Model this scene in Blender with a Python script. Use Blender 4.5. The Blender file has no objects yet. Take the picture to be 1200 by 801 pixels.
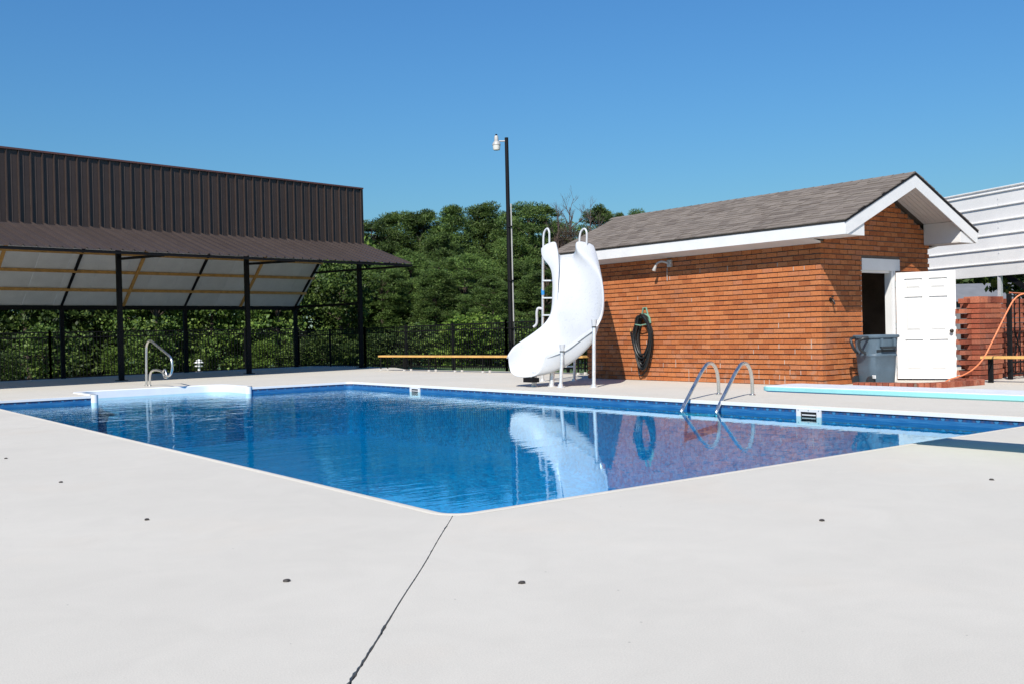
import bpy, math, random
import numpy as np
from mathutils import Vector, Matrix

random.seed(7)
rng = np.random.default_rng(11)
scene = bpy.context.scene
COL = scene.collection
R = math.radians

# ------------------------------------------------------------------ camera
# x runs along the pool's short side, y along its long side, z up; origin at the near pool corner
cd = bpy.data.cameras.new('camera'); cam = bpy.data.objects.new('camera', cd); COL.objects.link(cam)
cd.sensor_width = 36.0; cd.lens = 35.0; cd.clip_start = 0.1; cd.clip_end = 3000
A37 = R(37.4)
rt0 = Vector((math.cos(A37), -math.sin(A37), 0)); fw0 = Vector((math.sin(A37), math.cos(A37), 0)); up0 = Vector((0, 0, 1))
pitch, roll = R(-0.5624), R(1.3196)
fw = fw0 * math.cos(pitch) + up0 * math.sin(pitch)
up1 = up0 * math.cos(pitch) - fw0 * math.sin(pitch)
rt = rt0 * math.cos(roll) - up1 * math.sin(roll)
up = up1 * math.cos(roll) + rt0 * math.sin(roll)
m = Matrix((rt, up, -fw)).transposed().to_4x4(); m.translation = (-3.327, -4.997, 1.1)
cam.matrix_world = m
scene.camera = cam

# ------------------------------------------------------------------ sky, sun, exposure
SUN = Vector((-1.157, -0.8, 1.33)).normalized()
world = bpy.data.worlds.new('World'); scene.world = world; world.use_nodes = True
wn = world.node_tree; bg = wn.nodes['Background']
sky = wn.nodes.new('ShaderNodeTexSky'); sky.sky_type = 'NISHITA'; sky.sun_disc = False
sky.sun_elevation = math.asin(SUN.z); sky.sun_rotation = math.atan2(SUN.x, SUN.y)
sky.altitude = 200; sky.air_density = 2.0; sky.dust_density = 0.0; sky.ozone_density = 10.0
tint = wn.nodes.new('ShaderNodeMix'); tint.data_type = 'RGBA'; tint.blend_type = 'MULTIPLY'; tint.inputs[0].default_value = 1.0
tint.inputs[7].default_value = (0.575, 0.97, 1.36, 1)      # clear, deep blue day, the same all round
wn.links.new(sky.outputs[0], tint.inputs[6]); wn.links.new(tint.outputs[2], bg.inputs[0]); bg.inputs[1].default_value = 0.067
ld = bpy.data.lights.new('sun', 'SUN'); ld.energy = 5.0; ld.angle = R(0.53); ld.color = (1, 0.95, 0.87)
lo = bpy.data.objects.new('sun', ld); COL.objects.link(lo); lo.rotation_euler = SUN.to_track_quat('Z', 'Y').to_euler()
lo.location = (-20, -20, 30)
vs = scene.view_settings
vs.view_transform = 'Standard'; vs.look = 'None'; vs.exposure = 0.3; vs.gamma = 1.0; vs.use_curve_mapping = False
scene.cycles.max_bounces = 10; scene.cycles.transparent_max_bounces = 16
scene.cycles.caustics_reflective = False; scene.cycles.caustics_refractive = False

# ------------------------------------------------------------------ materials
def nmat(name):
    mt = bpy.data.materials.new(name); mt.use_nodes = True
    nt = mt.node_tree; b = nt.nodes['Principled BSDF']
    return mt, nt, b
def N(nt, t, **kw):
    n = nt.nodes.new(t)
    for k, v in kw.items():
        if k.startswith('i_'): n.inputs[k[2:].replace('_', ' ')].default_value = v
        else: setattr(n, k, v)
    return n
def rampn(nt, stops):
    r = nt.nodes.new('ShaderNodeValToRGB'); e = r.color_ramp.elements
    while len(e) < len(stops): e.new(0.5)
    for el, (p, c) in zip(e, stops): el.position = p; el.color = (*c, 1)
    return r
def pos(nt):
    return nt.nodes.new('ShaderNodeNewGeometry').outputs['Position']
def piece_random(nt):
    a = nt.nodes.new('ShaderNodeObjectInfo').outputs['Random']; b = nt.nodes.new('ShaderNodeNewGeometry').outputs['Random Per Island']
    s = N(nt, 'ShaderNodeMath', operation='ADD'); nt.links.new(a, s.inputs[0]); nt.links.new(b, s.inputs[1])
    f = N(nt, 'ShaderNodeMath', operation='FRACT'); nt.links.new(s.outputs[0], f.inputs[0])
    return f.outputs[0]
def mulcol(nt, c1, c2, fac=1.0, mode='MULTIPLY'):
    mx = N(nt, 'ShaderNodeMix', data_type='RGBA', blend_type=mode); mx.inputs[0].default_value = fac
    for s, i in ((c1, 6), (c2, 7)):
        if isinstance(s, tuple): mx.inputs[i].default_value = (*s, 1)
        else: nt.links.new(s, mx.inputs[i])
    return mx.outputs[2]
def noise(nt, scale, detail=4, rough=0.55, vec=None, dist=0.0):
    n = N(nt, 'ShaderNodeTexNoise'); n.inputs['Scale'].default_value = scale; n.inputs['Detail'].default_value = detail
    n.inputs['Roughness'].default_value = rough; n.inputs['Distortion'].default_value = dist
    nt.links.new(vec if vec is not None else pos(nt), n.inputs['Vector']); return n.outputs['Fac']
def grey(nt, fac, lo_, hi_, p0=0.3, p1=0.7):
    mr = N(nt, 'ShaderNodeMapRange'); nt.links.new(fac, mr.inputs[0])
    mr.inputs[1].default_value = p0; mr.inputs[2].default_value = p1; mr.inputs[3].default_value = lo_; mr.inputs[4].default_value = hi_
    return mr.outputs[0]
def bump(nt, b, h, strength=0.3, dist=0.01):
    bn = N(nt, 'ShaderNodeBump'); bn.inputs['Strength'].default_value = strength; bn.inputs['Distance'].default_value = dist
    nt.links.new(h, bn.inputs['Height']); nt.links.new(bn.outputs[0], b.inputs['Normal'])
def simple(name, col, rough=0.55, metal=0.0, var=0.12, scale=3.0, fine=0.08, fscale=60, piece=0.0, bmp=0.0, bscale=120, spec=0.5, coat=0.0):
    mt, nt, b = nmat(name)
    c = mulcol(nt, col, grey(nt, noise(nt, scale, 5), 1 - var, 1 + var))
    c = mulcol(nt, c, grey(nt, noise(nt, fscale, 3), 1 - fine, 1 + fine))
    if piece: c = mulcol(nt, c, grey(nt, piece_random(nt), 1 - piece, 1 + piece, 0, 1))
    nt.links.new(c, b.inputs['Base Color']); b.inputs['Metallic'].default_value = metal
    b.inputs['Specular IOR Level'].default_value = spec; b.inputs['Coat Weight'].default_value = coat
    nt.links.new(grey(nt, noise(nt, scale * 4, 4), max(rough - .08, .02), min(rough + .08, 1)), b.inputs['Roughness'])
    if bmp: bump(nt, b, noise(nt, bscale, 5), bmp, 0.01)
    return mt

M = {}
def mk_concrete():
    mt, nt, b = nmat('concrete')
    c = mulcol(nt, (0.545, 0.512, 0.446), grey(nt, noise(nt, 0.35, 6, 0.6), 0.95, 1.04))
    c = mulcol(nt, c, grey(nt, noise(nt, 2.3, 6, 0.65, dist=1.2), 0.965, 1.025))
    c = mulcol(nt, c, grey(nt, noise(nt, 170, 3, 0.7), 0.9, 1.1))
    warm = grey(nt, noise(nt, 0.8, 4), 0, 1, 0.55, 0.75)
    mx = N(nt, 'ShaderNodeMix', data_type='RGBA', blend_type='MULTIPLY'); nt.links.new(warm, mx.inputs[0]); nt.links.new(c, mx.inputs[6]); mx.inputs[7].default_value = (1.01, 0.985, 0.965, 1)
    # small dark specks of grit, sparse
    vo = N(nt, 'ShaderNodeTexVoronoi'); vo.inputs['Scale'].default_value = 4.5; nt.links.new(pos(nt), vo.inputs['Vector'])
    sp = grey(nt, vo.outputs['Distance'], 0.45, 1.0, 0.012, 0.03)
    c = mulcol(nt, mx.outputs[2], sp, 0.8)
    nt.links.new(c, b.inputs['Base Color']); b.inputs['Roughness'].default_value = 0.85; b.inputs['Specular IOR Level'].default_value = 0.25
    bump(nt, b, noise(nt, 130, 6, 0.7), 0.35, 0.004)
    return mt
M['concrete'] = mk_concrete()
M['coping'] = simple('coping', (0.60, 0.585, 0.56), 0.5, var=.05, fscale=40, fine=.06)
M['stepwhite'] = simple('step_white', (0.80, 0.82, 0.83), 0.35, var=.04, fine=.02)
M['slide'] = simple('slide_white', (0.53, 0.54, 0.55), 0.32, var=.03, fine=.015, scale=5, coat=.2)
M['steel'] = simple('stainless', (0.74, 0.71, 0.66), 0.34, metal=1.0, var=.06)
M['galv'] = simple('galvanised', (0.72, 0.73, 0.74), 0.45, metal=.55, var=.1, scale=8)
M['black'] = simple('black_steel', (0.005, 0.005, 0.006), 0.65, var=.2, spec=.2)
M['brownmetal'] = simple('brown_metal', (0.042, 0.029, 0.0245), 0.42, var=.08, piece=.07, spec=.4)
M['browncanopy'] = simple('brown_canopy', (0.050, 0.038, 0.035), 0.45, var=.08, piece=.07, spec=.4)
M['redtrim'] = simple('trim_oxide', (0.10, 0.045, 0.04), 0.5)
M['roofunder'] = simple('white_roof_sheet', (0.62, 0.62, 0.60), 0.5, var=.06, piece=.05)
M['pine_wood'] = simple('pine_lumber', (0.50, 0.27, 0.075), 0.65, var=.2, scale=6, fine=.15, fscale=25)
M['plank'] = simple('bench_plank', (0.62, 0.36, 0.11), 0.6, var=.15, scale=5, fine=.12)
M['whitepaint'] = simple('white_paint', (0.70, 0.70, 0.69), 0.45, var=.04, fine=.03)
M['soffit'] = simple('soffit_white', (0.62, 0.60, 0.58), 0.6, var=.05)
M['siding'] = simple('white_siding', (0.84, 0.82, 0.785), 0.45, var=.05, scale=1.5, piece=.03)
M['can'] = simple('can_plastic', (0.085, 0.125, 0.16), 0.5, var=.10, scale=5, fine=.08, bmp=.08)
M['candark'] = simple('can_dark', (0.02, 0.025, 0.03), 0.5)
M['hose'] = simple('hose_rubber', (0.010, 0.012, 0.013), 0.35, var=.25, fscale=30)
M['green'] = simple('green_plastic', (0.16, 0.30, 0.22), 0.45)
M['orange'] = simple('orange_cord', (0.80, 0.24, 0.10), 0.45, var=.08)
M['knob'] = simple('dark_bronze', (0.05, 0.045, 0.04), 0.3, metal=.8)
M['lampgrey'] = simple('lamp_aluminium', (0.42, 0.41, 0.39), 0.5, metal=.1)
M['lens'] = simple('lamp_lens', (0.66, 0.65, 0.60), 0.15, var=.1)
M['turq'] = simple('turquoise', (0.30, 0.66, 0.65), 0.4, var=.04, fine=.03)
M['block'] = simple('concrete_block', (0.30, 0.30, 0.30), 0.9, piece=.1, bmp=.2)
M['mortar'] = simple('mortar', (0.145, 0.105, 0.08), 0.95, var=.3, scale=2.5, fine=.25, fscale=90, bmp=.3)
M['dark'] = simple('dark_void', (0.01, 0.01, 0.01), 0.9)
M['farroof'] = simple('far_shingle', (0.16, 0.165, 0.175), 0.9, var=.1)
M['joint'] = simple('joint_filler', (0.035, 0.032, 0.028), 0.95, var=.5, scale=30)
M['anchor'] = simple('anchor_metal', (0.045, 0.038, 0.032), 0.6, var=.4, scale=80)
M['bark'] = simple('bark', (0.075, 0.055, 0.042), 0.95, var=.3, scale=6, bmp=.4)
M['deadwood'] = simple('dead_wood', (0.085, 0.062, 0.055), 0.95, var=.2)
M['turqlabel'] = simple('blue_sticker', (0.03, 0.25, 0.62), 0.5)
M['sticker'] = simple('pale_sticker', (0.7, 0.7, 0.68), 0.5)

def mk_brick(name, stops):
    mt, nt, b = nmat(name)
    rp = rampn(nt, stops)
    nt.links.new(piece_random(nt), rp.inputs[0])
    c = mulcol(nt, rp.outputs[0], grey(nt, noise(nt, 38, 5, .7), 0.72, 1.2))
    c = mulcol(nt, c, grey(nt, noise(nt, 0.9, 5, .6), 0.86, 1.1))
    # pale mineral bloom, mostly on low courses
    sx = N(nt, 'ShaderNodeSeparateXYZ'); nt.links.new(pos(nt), sx.inputs[0])
    low = grey(nt, sx.outputs[2], 0.55, 0.0, 0.0, 1.3)
    blot = grey(nt, noise(nt, 5, 6, .7), 0, 1, 0.52, 0.75)
    mu = N(nt, 'ShaderNodeMath', operation='MULTIPLY'); nt.links.new(low, mu.inputs[0]); nt.links.new(blot, mu.inputs[1])
    mx = N(nt, 'ShaderNodeMix', data_type='RGBA'); nt.links.new(mu.outputs[0], mx.inputs[0]); nt.links.new(c, mx.inputs[6]); mx.inputs[7].default_value = (0.46, 0.34, 0.26, 1)
    nt.links.new(mx.outputs[2], b.inputs['Base Color']); b.inputs['Roughness'].default_value = 0.9; b.inputs['Specular IOR Level'].default_value = 0.2
    bump(nt, b, noise(nt, 90, 5, .7), 0.5, 0.006)
    return mt
M['brick'] = mk_brick('brick', [(0.0, (0.35, 0.108, 0.040)), (0.2, (0.43, 0.139, 0.048)), (0.5, (0.46, 0.157, 0.057)), (0.8, (0.488, 0.178, 0.068)), (1.0, (0.42, 0.158, 0.076))])
M['redbrick'] = mk_brick('red_brick', [(0.0, (0.18, 0.05, 0.032)), (0.4, (0.32, 0.09, 0.05)), (0.8, (0.43, 0.15, 0.085)), (1.0, (0.26, 0.09, 0.06))])
M['headmortar'] = simple('pale_mortar', (0.42, 0.36, 0.31), 0.95, var=.2)
def mk_shingle():
    mt, nt, b = nmat('shingle')
    rp = rampn(nt, [(0, (0.125, 0.103, 0.088)), (0.3, (0.168, 0.141, 0.119)), (0.7, (0.205, 0.174, 0.148)), (1, (0.155, 0.132, 0.113))])
    nt.links.new(piece_random(nt), rp.inputs[0])
    c = mulcol(nt, rp.outputs[0], grey(nt, noise(nt, 120, 3, .8), 0.75, 1.25))
    nt.links.new(c, b.inputs['Base Color']); b.inputs['Roughness'].default_value = 0.95; b.inputs['Specular IOR Level'].default_value = 0.2
    bump(nt, b, noise(nt, 150, 3, .8), 0.5, 0.004)
    return mt
M['shingle'] = mk_shingle()

def mk_liner():
    mt, nt, b = nmat('pool_liner')
    sx = N(nt, 'ShaderNodeSeparateXYZ'); nt.links.new(pos(nt), sx.inputs[0])
    s = N(nt, 'ShaderNodeMath', operation='ADD'); nt.links.new(sx.outputs[0], s.inputs[0]); nt.links.new(sx.outputs[1], s.inputs[1])
    cb = N(nt, 'ShaderNodeCombineXYZ'); nt.links.new(s.outputs[0], cb.inputs[0]); nt.links.new(sx.outputs[2], cb.inputs[1])
    vo = N(nt, 'ShaderNodeTexVoronoi'); vo.inputs['Scale'].default_value = 22; nt.links.new(pos(nt), vo.inputs['Vector'])
    base = rampn(nt, [(0.0, (0.002, 0.26, 0.48)), (0.5, (0.004, 0.36, 0.64)), (1.0, (0.012, 0.47, 0.76))])
    sepc = N(nt, 'ShaderNodeSeparateColor'); nt.links.new(vo.outputs['Color'], sepc.inputs[0]); nt.links.new(sepc.outputs[0], base.inputs[0])
    # printed border: streaks plus a row of medallions
    mp = N(nt, 'ShaderNodeMapping'); mp.inputs['Scale'].default_value = (3, 70, 1); nt.links.new(cb.outputs[0], mp.inputs[0])
    st = rampn(nt, [(0.3, (0.012, 0.09, 0.25)), (0.52, (0.022, 0.145, 0.34)), (0.72, (0.06, 0.23, 0.43))])
    nt.links.new(noise(nt, 1.0, 4, .6, vec=mp.outputs[0]), st.inputs[0])
    mp2 = N(nt, 'ShaderNodeMapping'); mp2.inputs['Location'].default_value = (0, 0.075, 0); nt.links.new(cb.outputs[0], mp2.inputs[0])
    ss = N(nt, 'ShaderNodeSeparateXYZ'); nt.links.new(mp2.outputs[0], ss.inputs[0])
    fr = N(nt, 'ShaderNodeMath', operation='PINGPONG'); nt.links.new(ss.outputs[0], fr.inputs[0]); fr.inputs[1].default_value = 0.11
    d1 = N(nt, 'ShaderNodeVectorMath', operation='LENGTH'); cc = N(nt, 'ShaderNodeCombineXYZ'); nt.links.new(fr.outputs[0], cc.inputs[0]); nt.links.new(ss.outputs[1], cc.inputs[1]); nt.links.new(cc.outputs[0], d1.inputs[0])
    med = rampn(nt, [(0.0, (0.04, 0.19, 0.38)), (0.022, (0.045, 0.2, 0.38)), (0.028, (0.01, 0.055, 0.16)), (0.05, (0.06, 0.08, 0.16)), (0.085, (0.012, 0.06, 0.18)), (0.11, (0.016, 0.09, 0.24))])
    nt.links.new(d1.outputs['Value'], med.inputs[0])
    ab = N(nt, 'ShaderNodeMath', operation='ABSOLUTE'); nt.links.new(ss.outputs[1], ab.inputs[0])
    inrow = grey(nt, ab.outputs[0], 1, 0, 0.022, 0.026)
    m1 = N(nt, 'ShaderNodeMix', data_type='RGBA'); nt.links.new(inrow, m1.inputs[0]); nt.links.new(st.outputs[0], m1.inputs[6]); nt.links.new(med.outputs[0], m1.inputs[7])
    band = grey(nt, sx.outputs[2], 0, 1, -0.205, -0.2)
    m2 = N(nt, 'ShaderNodeMix', data_type='RGBA'); nt.links.new(band, m2.inputs[0]); nt.links.new(base.outputs[0], m2.inputs[6]); nt.links.new(m1.outputs[2], m2.inputs[7])
    nt.links.new(m2.outputs[2], b.inputs['Base Color']); b.inputs['Roughness'].default_value = 0.4
    return mt
M['liner'] = mk_liner()

def mk_water():
    mt = bpy.data.materials.new('water'); mt.use_nodes = True; nt = mt.node_tree
    nt.nodes.remove(nt.nodes['Principled BSDF']); out = nt.nodes['Material Output']
    mp = N(nt, 'ShaderNodeMapping'); mp.inputs['Rotation'].default_value = (0, 0, R(37)); mp.inputs['Scale'].default_value = (0.55, 1.7, 1)
    nt.links.new(pos(nt), mp.inputs[0])
    n1 = noise(nt, 2.6, 3, .5, vec=mp.outputs[0], dist=.4); n2 = noise(nt, 9.5, 2, .5, vec=mp.outputs[0])
    sx = N(nt, 'ShaderNodeSeparateXYZ'); nt.links.new(pos(nt), sx.inputs[0])
    # light breeze: livelier over the left and far water, calm toward the building side and near corner
    d = N(nt, 'ShaderNodeMath', operation='SUBTRACT'); nt.links.new(sx.outputs[1], d.inputs[0]); nt.links.new(sx.outputs[0], d.inputs[1])
    br = grey(nt, d.outputs[0], 0.16, 1.0, -1.0, 7.0)
    patch = grey(nt, noise(nt, 0.5, 2, .5), 0.5, 1.25)
    am = N(nt, 'ShaderNodeMath', operation='MULTIPLY'); nt.links.new(br, am.inputs[0]); nt.links.new(patch, am.inputs[1])
    h2 = N(nt, 'ShaderNodeMath', operation='MULTIPLY'); nt.links.new(n2, h2.inputs[0]); h2.inputs[1].default_value = 0.22
    h = N(nt, 'ShaderNodeMath', operation='ADD'); nt.links.new(n1, h.inputs[0]); nt.links.new(h2.outputs[0], h.inputs[1])
    hh = N(nt, 'ShaderNodeMath', operation='MULTIPLY'); nt.links.new(h.outputs[0], hh.inputs[0]); nt.links.new(am.outputs[0], hh.inputs[1])
    bn = N(nt, 'ShaderNodeBump'); bn.inputs['Strength'].default_value = 1.0; bn.inputs['Distance'].default_value = 0.0085; nt.links.new(hh.outputs[0], bn.inputs['Height'])
    fr = N(nt, 'ShaderNodeFresnel'); fr.inputs['IOR'].default_value = 1.333; nt.links.new(bn.outputs[0], fr.inputs['Normal'])
    tr = N(nt, 'ShaderNodeBsdfTransparent'); tr.inputs[0].default_value = (0.22, 0.80, 0.94, 1)
    gl = N(nt, 'ShaderNodeBsdfGlossy'); gl.inputs['Roughness'].default_value = 0.0; gl.inputs['Color'].default_value = (0.78, 0.97, 1.0, 1); nt.links.new(bn.outputs[0], gl.inputs['Normal'])
    mx = N(nt, 'ShaderNodeMixShader'); nt.links.new(fr.outputs[0], mx.inputs[0]); nt.links.new(tr.outputs[0], mx.inputs[1]); nt.links.new(gl.outputs[0], mx.inputs[2])
    nt.links.new(mx.outputs[0], out.inputs['Surface'])
    return mt
M['water'] = mk_water()

def mk_leaf(name, dark, mid, light, trans=0.10):
    mt, nt, b = nmat(name)
    rp = rampn(nt, [(0, dark), (0.5, mid), (1, light)])
    nt.links.new(piece_random(nt), rp.inputs[0])
    oi = nt.nodes.new('ShaderNodeObjectInfo')
    c = mulcol(nt, rp.outputs[0], grey(nt, oi.outputs['Random'], 0.6, 1.25, 0, 1))
    c = mulcol(nt, c, grey(nt, noise(nt, 0.9, 3), 0.6, 1.3))  # patchy darkening in the colour imitates shadowed gaps between leaf clumps
    nt.links.new(c, b.inputs['Base Color']); b.inputs['Roughness'].default_value = 0.55; b.inputs['Specular IOR Level'].default_value = 0.25
    tl = N(nt, 'ShaderNodeBsdfTranslucent'); nt.links.new(c, tl.inputs[0])
    mx = N(nt, 'ShaderNodeMixShader'); mx.inputs[0].default_value = trans
    nt.links.new(b.outputs[0], mx.inputs[1]); nt.links.new(tl.outputs[0], mx.inputs[2]); nt.links.new(mx.outputs[0], nt.nodes['Material Output'].inputs['Surface'])
    return mt
M['needle'] = mk_leaf('pine_needles', (0.036, 0.072, 0.017), (0.074, 0.128, 0.028), (0.138, 0.200, 0.046))
M['leaf'] = mk_leaf('broad_leaf', (0.024, 0.048, 0.011), (0.056, 0.102, 0.019), (0.150, 0.215, 0.042))
M['leafbright'] = mk_leaf('bright_leaf', (0.07, 0.13, 0.02), (0.12, 0.20, 0.03), (0.2, 0.28, 0.05), .35)
M['leafdry'] = mk_leaf('dry_leaf', (0.08, 0.055, 0.04), (0.12, 0.08, 0.06), (0.15, 0.11, 0.07))
M['grass'] = simple('grass', (0.055, 0.095, 0.022), 0.9, var=.3, scale=.8, fine=.4, fscale=40, bmp=.5, bscale=60)

# ------------------------------------------------------------------ geometry helpers
ORG = {}
class MB:
    def __init__(s): s.v = []; s.f = []
    def add(s, vs_, fs):
        o = len(s.v); s.v += [tuple(p) for p in vs_]; s.f += [tuple(i + o for i in f) for f in fs]; return s
    def box(s, x0, x1, y0, y1, z0, z1):
        return s.add([(x0, y0, z0), (x1, y0, z0), (x1, y1, z0), (x0, y1, z0), (x0, y0, z1), (x1, y0, z1), (x1, y1, z1), (x0, y1, z1)],
                     [(0, 3, 2, 1), (4, 5, 6, 7), (0, 1, 5, 4), (1, 2, 6, 5), (2, 3, 7, 6), (3, 0, 4, 7)])
    def bar(s, a, b, w, h, upv=(0, 0, 1)):
        a = Vector(a); b = Vector(b); d = (b - a).normalized(); upv = Vector(upv)
        sd = d.cross(upv)
        if sd.length < 1e-4: sd = d.cross(Vector((1, 0, 0)))
        sd.normalize(); u2 = sd.cross(d)
        vs_ = []
        for p in (a, b):
            for sx, sy in ((-1, -1), (1, -1), (1, 1), (-1, 1)): vs_.append(p + sd * sx * w / 2 + u2 * sy * h / 2)
        return s.add(vs_, [(0, 1, 2, 3), (7, 6, 5, 4), (0, 4, 5, 1), (1, 5, 6, 2), (2, 6, 7, 3), (3, 7, 4, 0)])
    def prism(s, poly, z0, z1):
        n = len(poly)
        return s.add([(x, y, z0) for x, y in poly] + [(x, y, z1) for x, y in poly],
                     [tuple(range(n - 1, -1, -1)), tuple(range(n, 2 * n))] + [(i, (i + 1) % n, (i + 1) % n + n, i + n) for i in range(n)])
    def tube(s, path, r, seg=8, cap=True):
        P = [Vector(p) for p in path]; n = len(P); rs = r if isinstance(r, (list, tuple)) else [r] * n
        t = [(P[min(i + 1, n - 1)] - P[max(i - 1, 0)]).normalized() for i in range(n)]
        ref = Vector((0, 0, 1)) if abs(t[0].z) < .9 else Vector((1, 0, 0))
        nr = (ref - t[0] * ref.dot(t[0])).normalized(); vs_ = []
        for i in range(n):
            nr = (nr - t[i] * nr.dot(t[i])).normalized(); b = t[i].cross(nr)
            for k in range(seg):
                a = 2 * math.pi * k / seg; vs_.append(P[i] + (nr * math.cos(a) + b * math.sin(a)) * rs[i])
        fs = [(i * seg + k, i * seg + (k + 1) % seg, (i + 1) * seg + (k + 1) % seg, (i + 1) * seg + k) for i in range(n - 1) for k in range(seg)]
        if cap: fs += [tuple(range(seg - 1, -1, -1)), tuple((n - 1) * seg + k for k in range(seg))]
        return s.add(vs_, fs)
    def lathe(s, c, prof, seg=20):
        vs_ = []; n = len(prof)
        for r_, z in prof:
            for k in range(seg):
                a = 2 * math.pi * k / seg; vs_.append((c[0] + r_ * math.cos(a), c[1] + r_ * math.sin(a), c[2] + z))
        fs = [(i * seg + k, i * seg + (k + 1) % seg, (i + 1) * seg + (k + 1) % seg, (i + 1) * seg + k) for i in range(n - 1) for k in range(seg)]
        fs += [tuple(range(seg - 1, -1, -1)), tuple((n - 1) * seg + k for k in range(seg))]
        return s.add(vs_, fs)
    def loft(s, rings, closed=True, caps=False):
        n = len(rings[0]); vs_ = [p for r_ in rings for p in r_]
        kk = n if closed else n - 1
        fs = [(i * n + k, i * n + (k + 1) % n, (i + 1) * n + (k + 1) % n, (i + 1) * n + k) for i in range(len(rings) - 1) for k in range(kk)]
        if caps: fs += [tuple(range(n - 1, -1, -1)), tuple((len(rings) - 1) * n + k for k in range(n))]
        return s.add(vs_, fs)
    def mesh(s, name, mat, org=(0, 0, 0), smooth=False):
        me = bpy.data.meshes.new(name)
        me.from_pydata([(p[0] - org[0], p[1] - org[1], p[2] - org[2]) for p in s.v], [], s.f); me.update()
        me.materials.append(M[mat] if isinstance(mat, str) else mat)
        if smooth:
            me.polygons.foreach_set('use_smooth', [True] * len(me.polygons))
        return me
    def build(s, name, mat, parent=None, smooth=False, bevel=0.0, loc=None):
        org = ORG.get(parent.name, (0, 0, 0)) if parent else (loc or (0, 0, 0))
        o = bpy.data.objects.new(name, s.mesh(name, mat, org, smooth)); COL.objects.link(o)
        if parent: o.parent = parent
        else: o.location = org
        ORG[o.name] = org
        if bevel:
            b = o.modifiers.new('bevel', 'BEVEL'); b.width = bevel; b.segments = 2; b.limit_method = 'ANGLE'
        if smooth:
            es = o.modifiers.new('edges', 'EDGE_SPLIT'); es.split_angle = R(38)
        return o
def tag(o, label=None, cat=None, group=None, kind=None):
    if label: o['label'] = label
    if cat: o['category'] = cat
    if group: o['group'] = group
    if kind: o['kind'] = kind
    return o
def thing(name, label, cat, loc=(0, 0, 0), group=None):
    o = bpy.data.objects.new(name, None); COL.objects.link(o); o.location = loc; o.empty_display_size = .2
    ORG[o.name] = tuple(loc); return tag(o, label, cat, group)
def struct(mb, name, mat, **kw):
    return tag(mb.build(name, mat, **kw), kind='structure')
def inst(name, me, parent, p, rot=(0, 0, 0), scale=(1, 1, 1)):
    o = bpy.data.objects.new(name, me); COL.objects.link(o); o.parent = parent
    g = ORG[parent.name]; o.location = (p[0] - g[0], p[1] - g[1], p[2] - g[2]); o.rotation_euler = rot; o.scale = scale
    return o
def crom(pts, n):
    P = [Vector(p) for p in pts]; out = []
    for i in range(len(P) - 1):
        p0 = P[max(i - 1, 0)]; p1 = P[i]; p2 = P[i + 1]; p3 = P[min(i + 2, len(P) - 1)]
        for k in range(n):
            t = k / n
            out.append(0.5 * ((2 * p1) + (p2 - p0) * t + (2 * p0 - 5 * p1 + 4 * p2 - p3) * t * t + (3 * p1 - p0 - 3 * p2 + p3) * t ** 3))
    out.append(P[-1]); return out
def arc(cx, cy, r, a0, a1, n=8):
    return [(cx + r * math.cos(R(a0 + (a1 - a0) * i / n)), cy + r * math.sin(R(a0 + (a1 - a0) * i / n))) for i in range(n + 1)]

# ------------------------------------------------------------------ ground
PW, PL = 8.22, 16.6
gx = np.array([-900, -400, -200, -100, -60, -40, -25, -15, -9, -5, -1, 10, 14, 18, 22, 27, 33, 40, 50, 65, 90, 150, 300, 600, 1200.])
gy = np.array([-600, -200, -80, -40, -20, -11, -6, -1, 20, 24, 28, 31, 34, 38, 44, 52, 64, 80, 120, 200, 400, 1200.])
def gz(x, y):
    far = max(0, (y - 31) / 30, (x - 15) / 32)
    return -0.13 - 1.3 * min(1, far) ** 1.2
g = MB(); nx = len(gx)
g.v = [(x, y, gz(x, y)) for y in gy for x in gx]
for j in range(len(gy) - 1):
    for i in range(nx - 1):
        if gx[i] >= -1 and gx[i + 1] <= 10 and gy[j] >= -1 and gy[j + 1] <= 20: continue
        g.f.append((j * nx + i, j * nx + i + 1, (j + 1) * nx + i + 1, (j + 1) * nx + i))
struct(g, 'ground', 'grass')

# ------------------------------------------------------------------ pool deck slabs
rc = 0.17
deck = bpy.data.objects.new('pool_deck', None); COL.objects.link(deck); ORG['pool_deck'] = (0, 0, 0); deck['kind'] = 'structure'
jA = (rc - rc * .7071, rc - rc * .7071)
# the open joint that runs from the near corner towards the camera, with crumbled edges
jr = random.Random(3)
jpts = []
for i in range(241):
    t = i / 240; L = 6.0
    x = jA[0] - 0.648 * L * t; y = jA[1] - 0.761 * L * t
    w = 0.0022 + 0.003 * t
    jag = lambda k: abs(jr.gauss(0, 1)) * k
    crumb = 0.004 if 0.44 < t < 0.62 else 0.0008
    if .06 < t < .09 or .36 < t < .47: crumb = .0022
    sway = .004 * math.sin(t * 9) + .002 * math.sin(t * 31 + 1)
    jpts.append((x, y, w + jag(crumb), w + jag(crumb * .8), sway))
nrm = (0.755, -0.655)
lefts = [(x - nrm[0] * (a - s_), y - nrm[1] * (a - s_)) for x, y, a, b, s_ in jpts]
rights = [(x + nrm[0] * (b + s_), y + nrm[1] * (b + s_)) for x, y, a, b, s_ in jpts]
G_ = .004
arcA1 = arc(rc, rc, rc, 225, 180); arcA2 = arc(rc, rc, rc, 225, 270)
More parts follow.
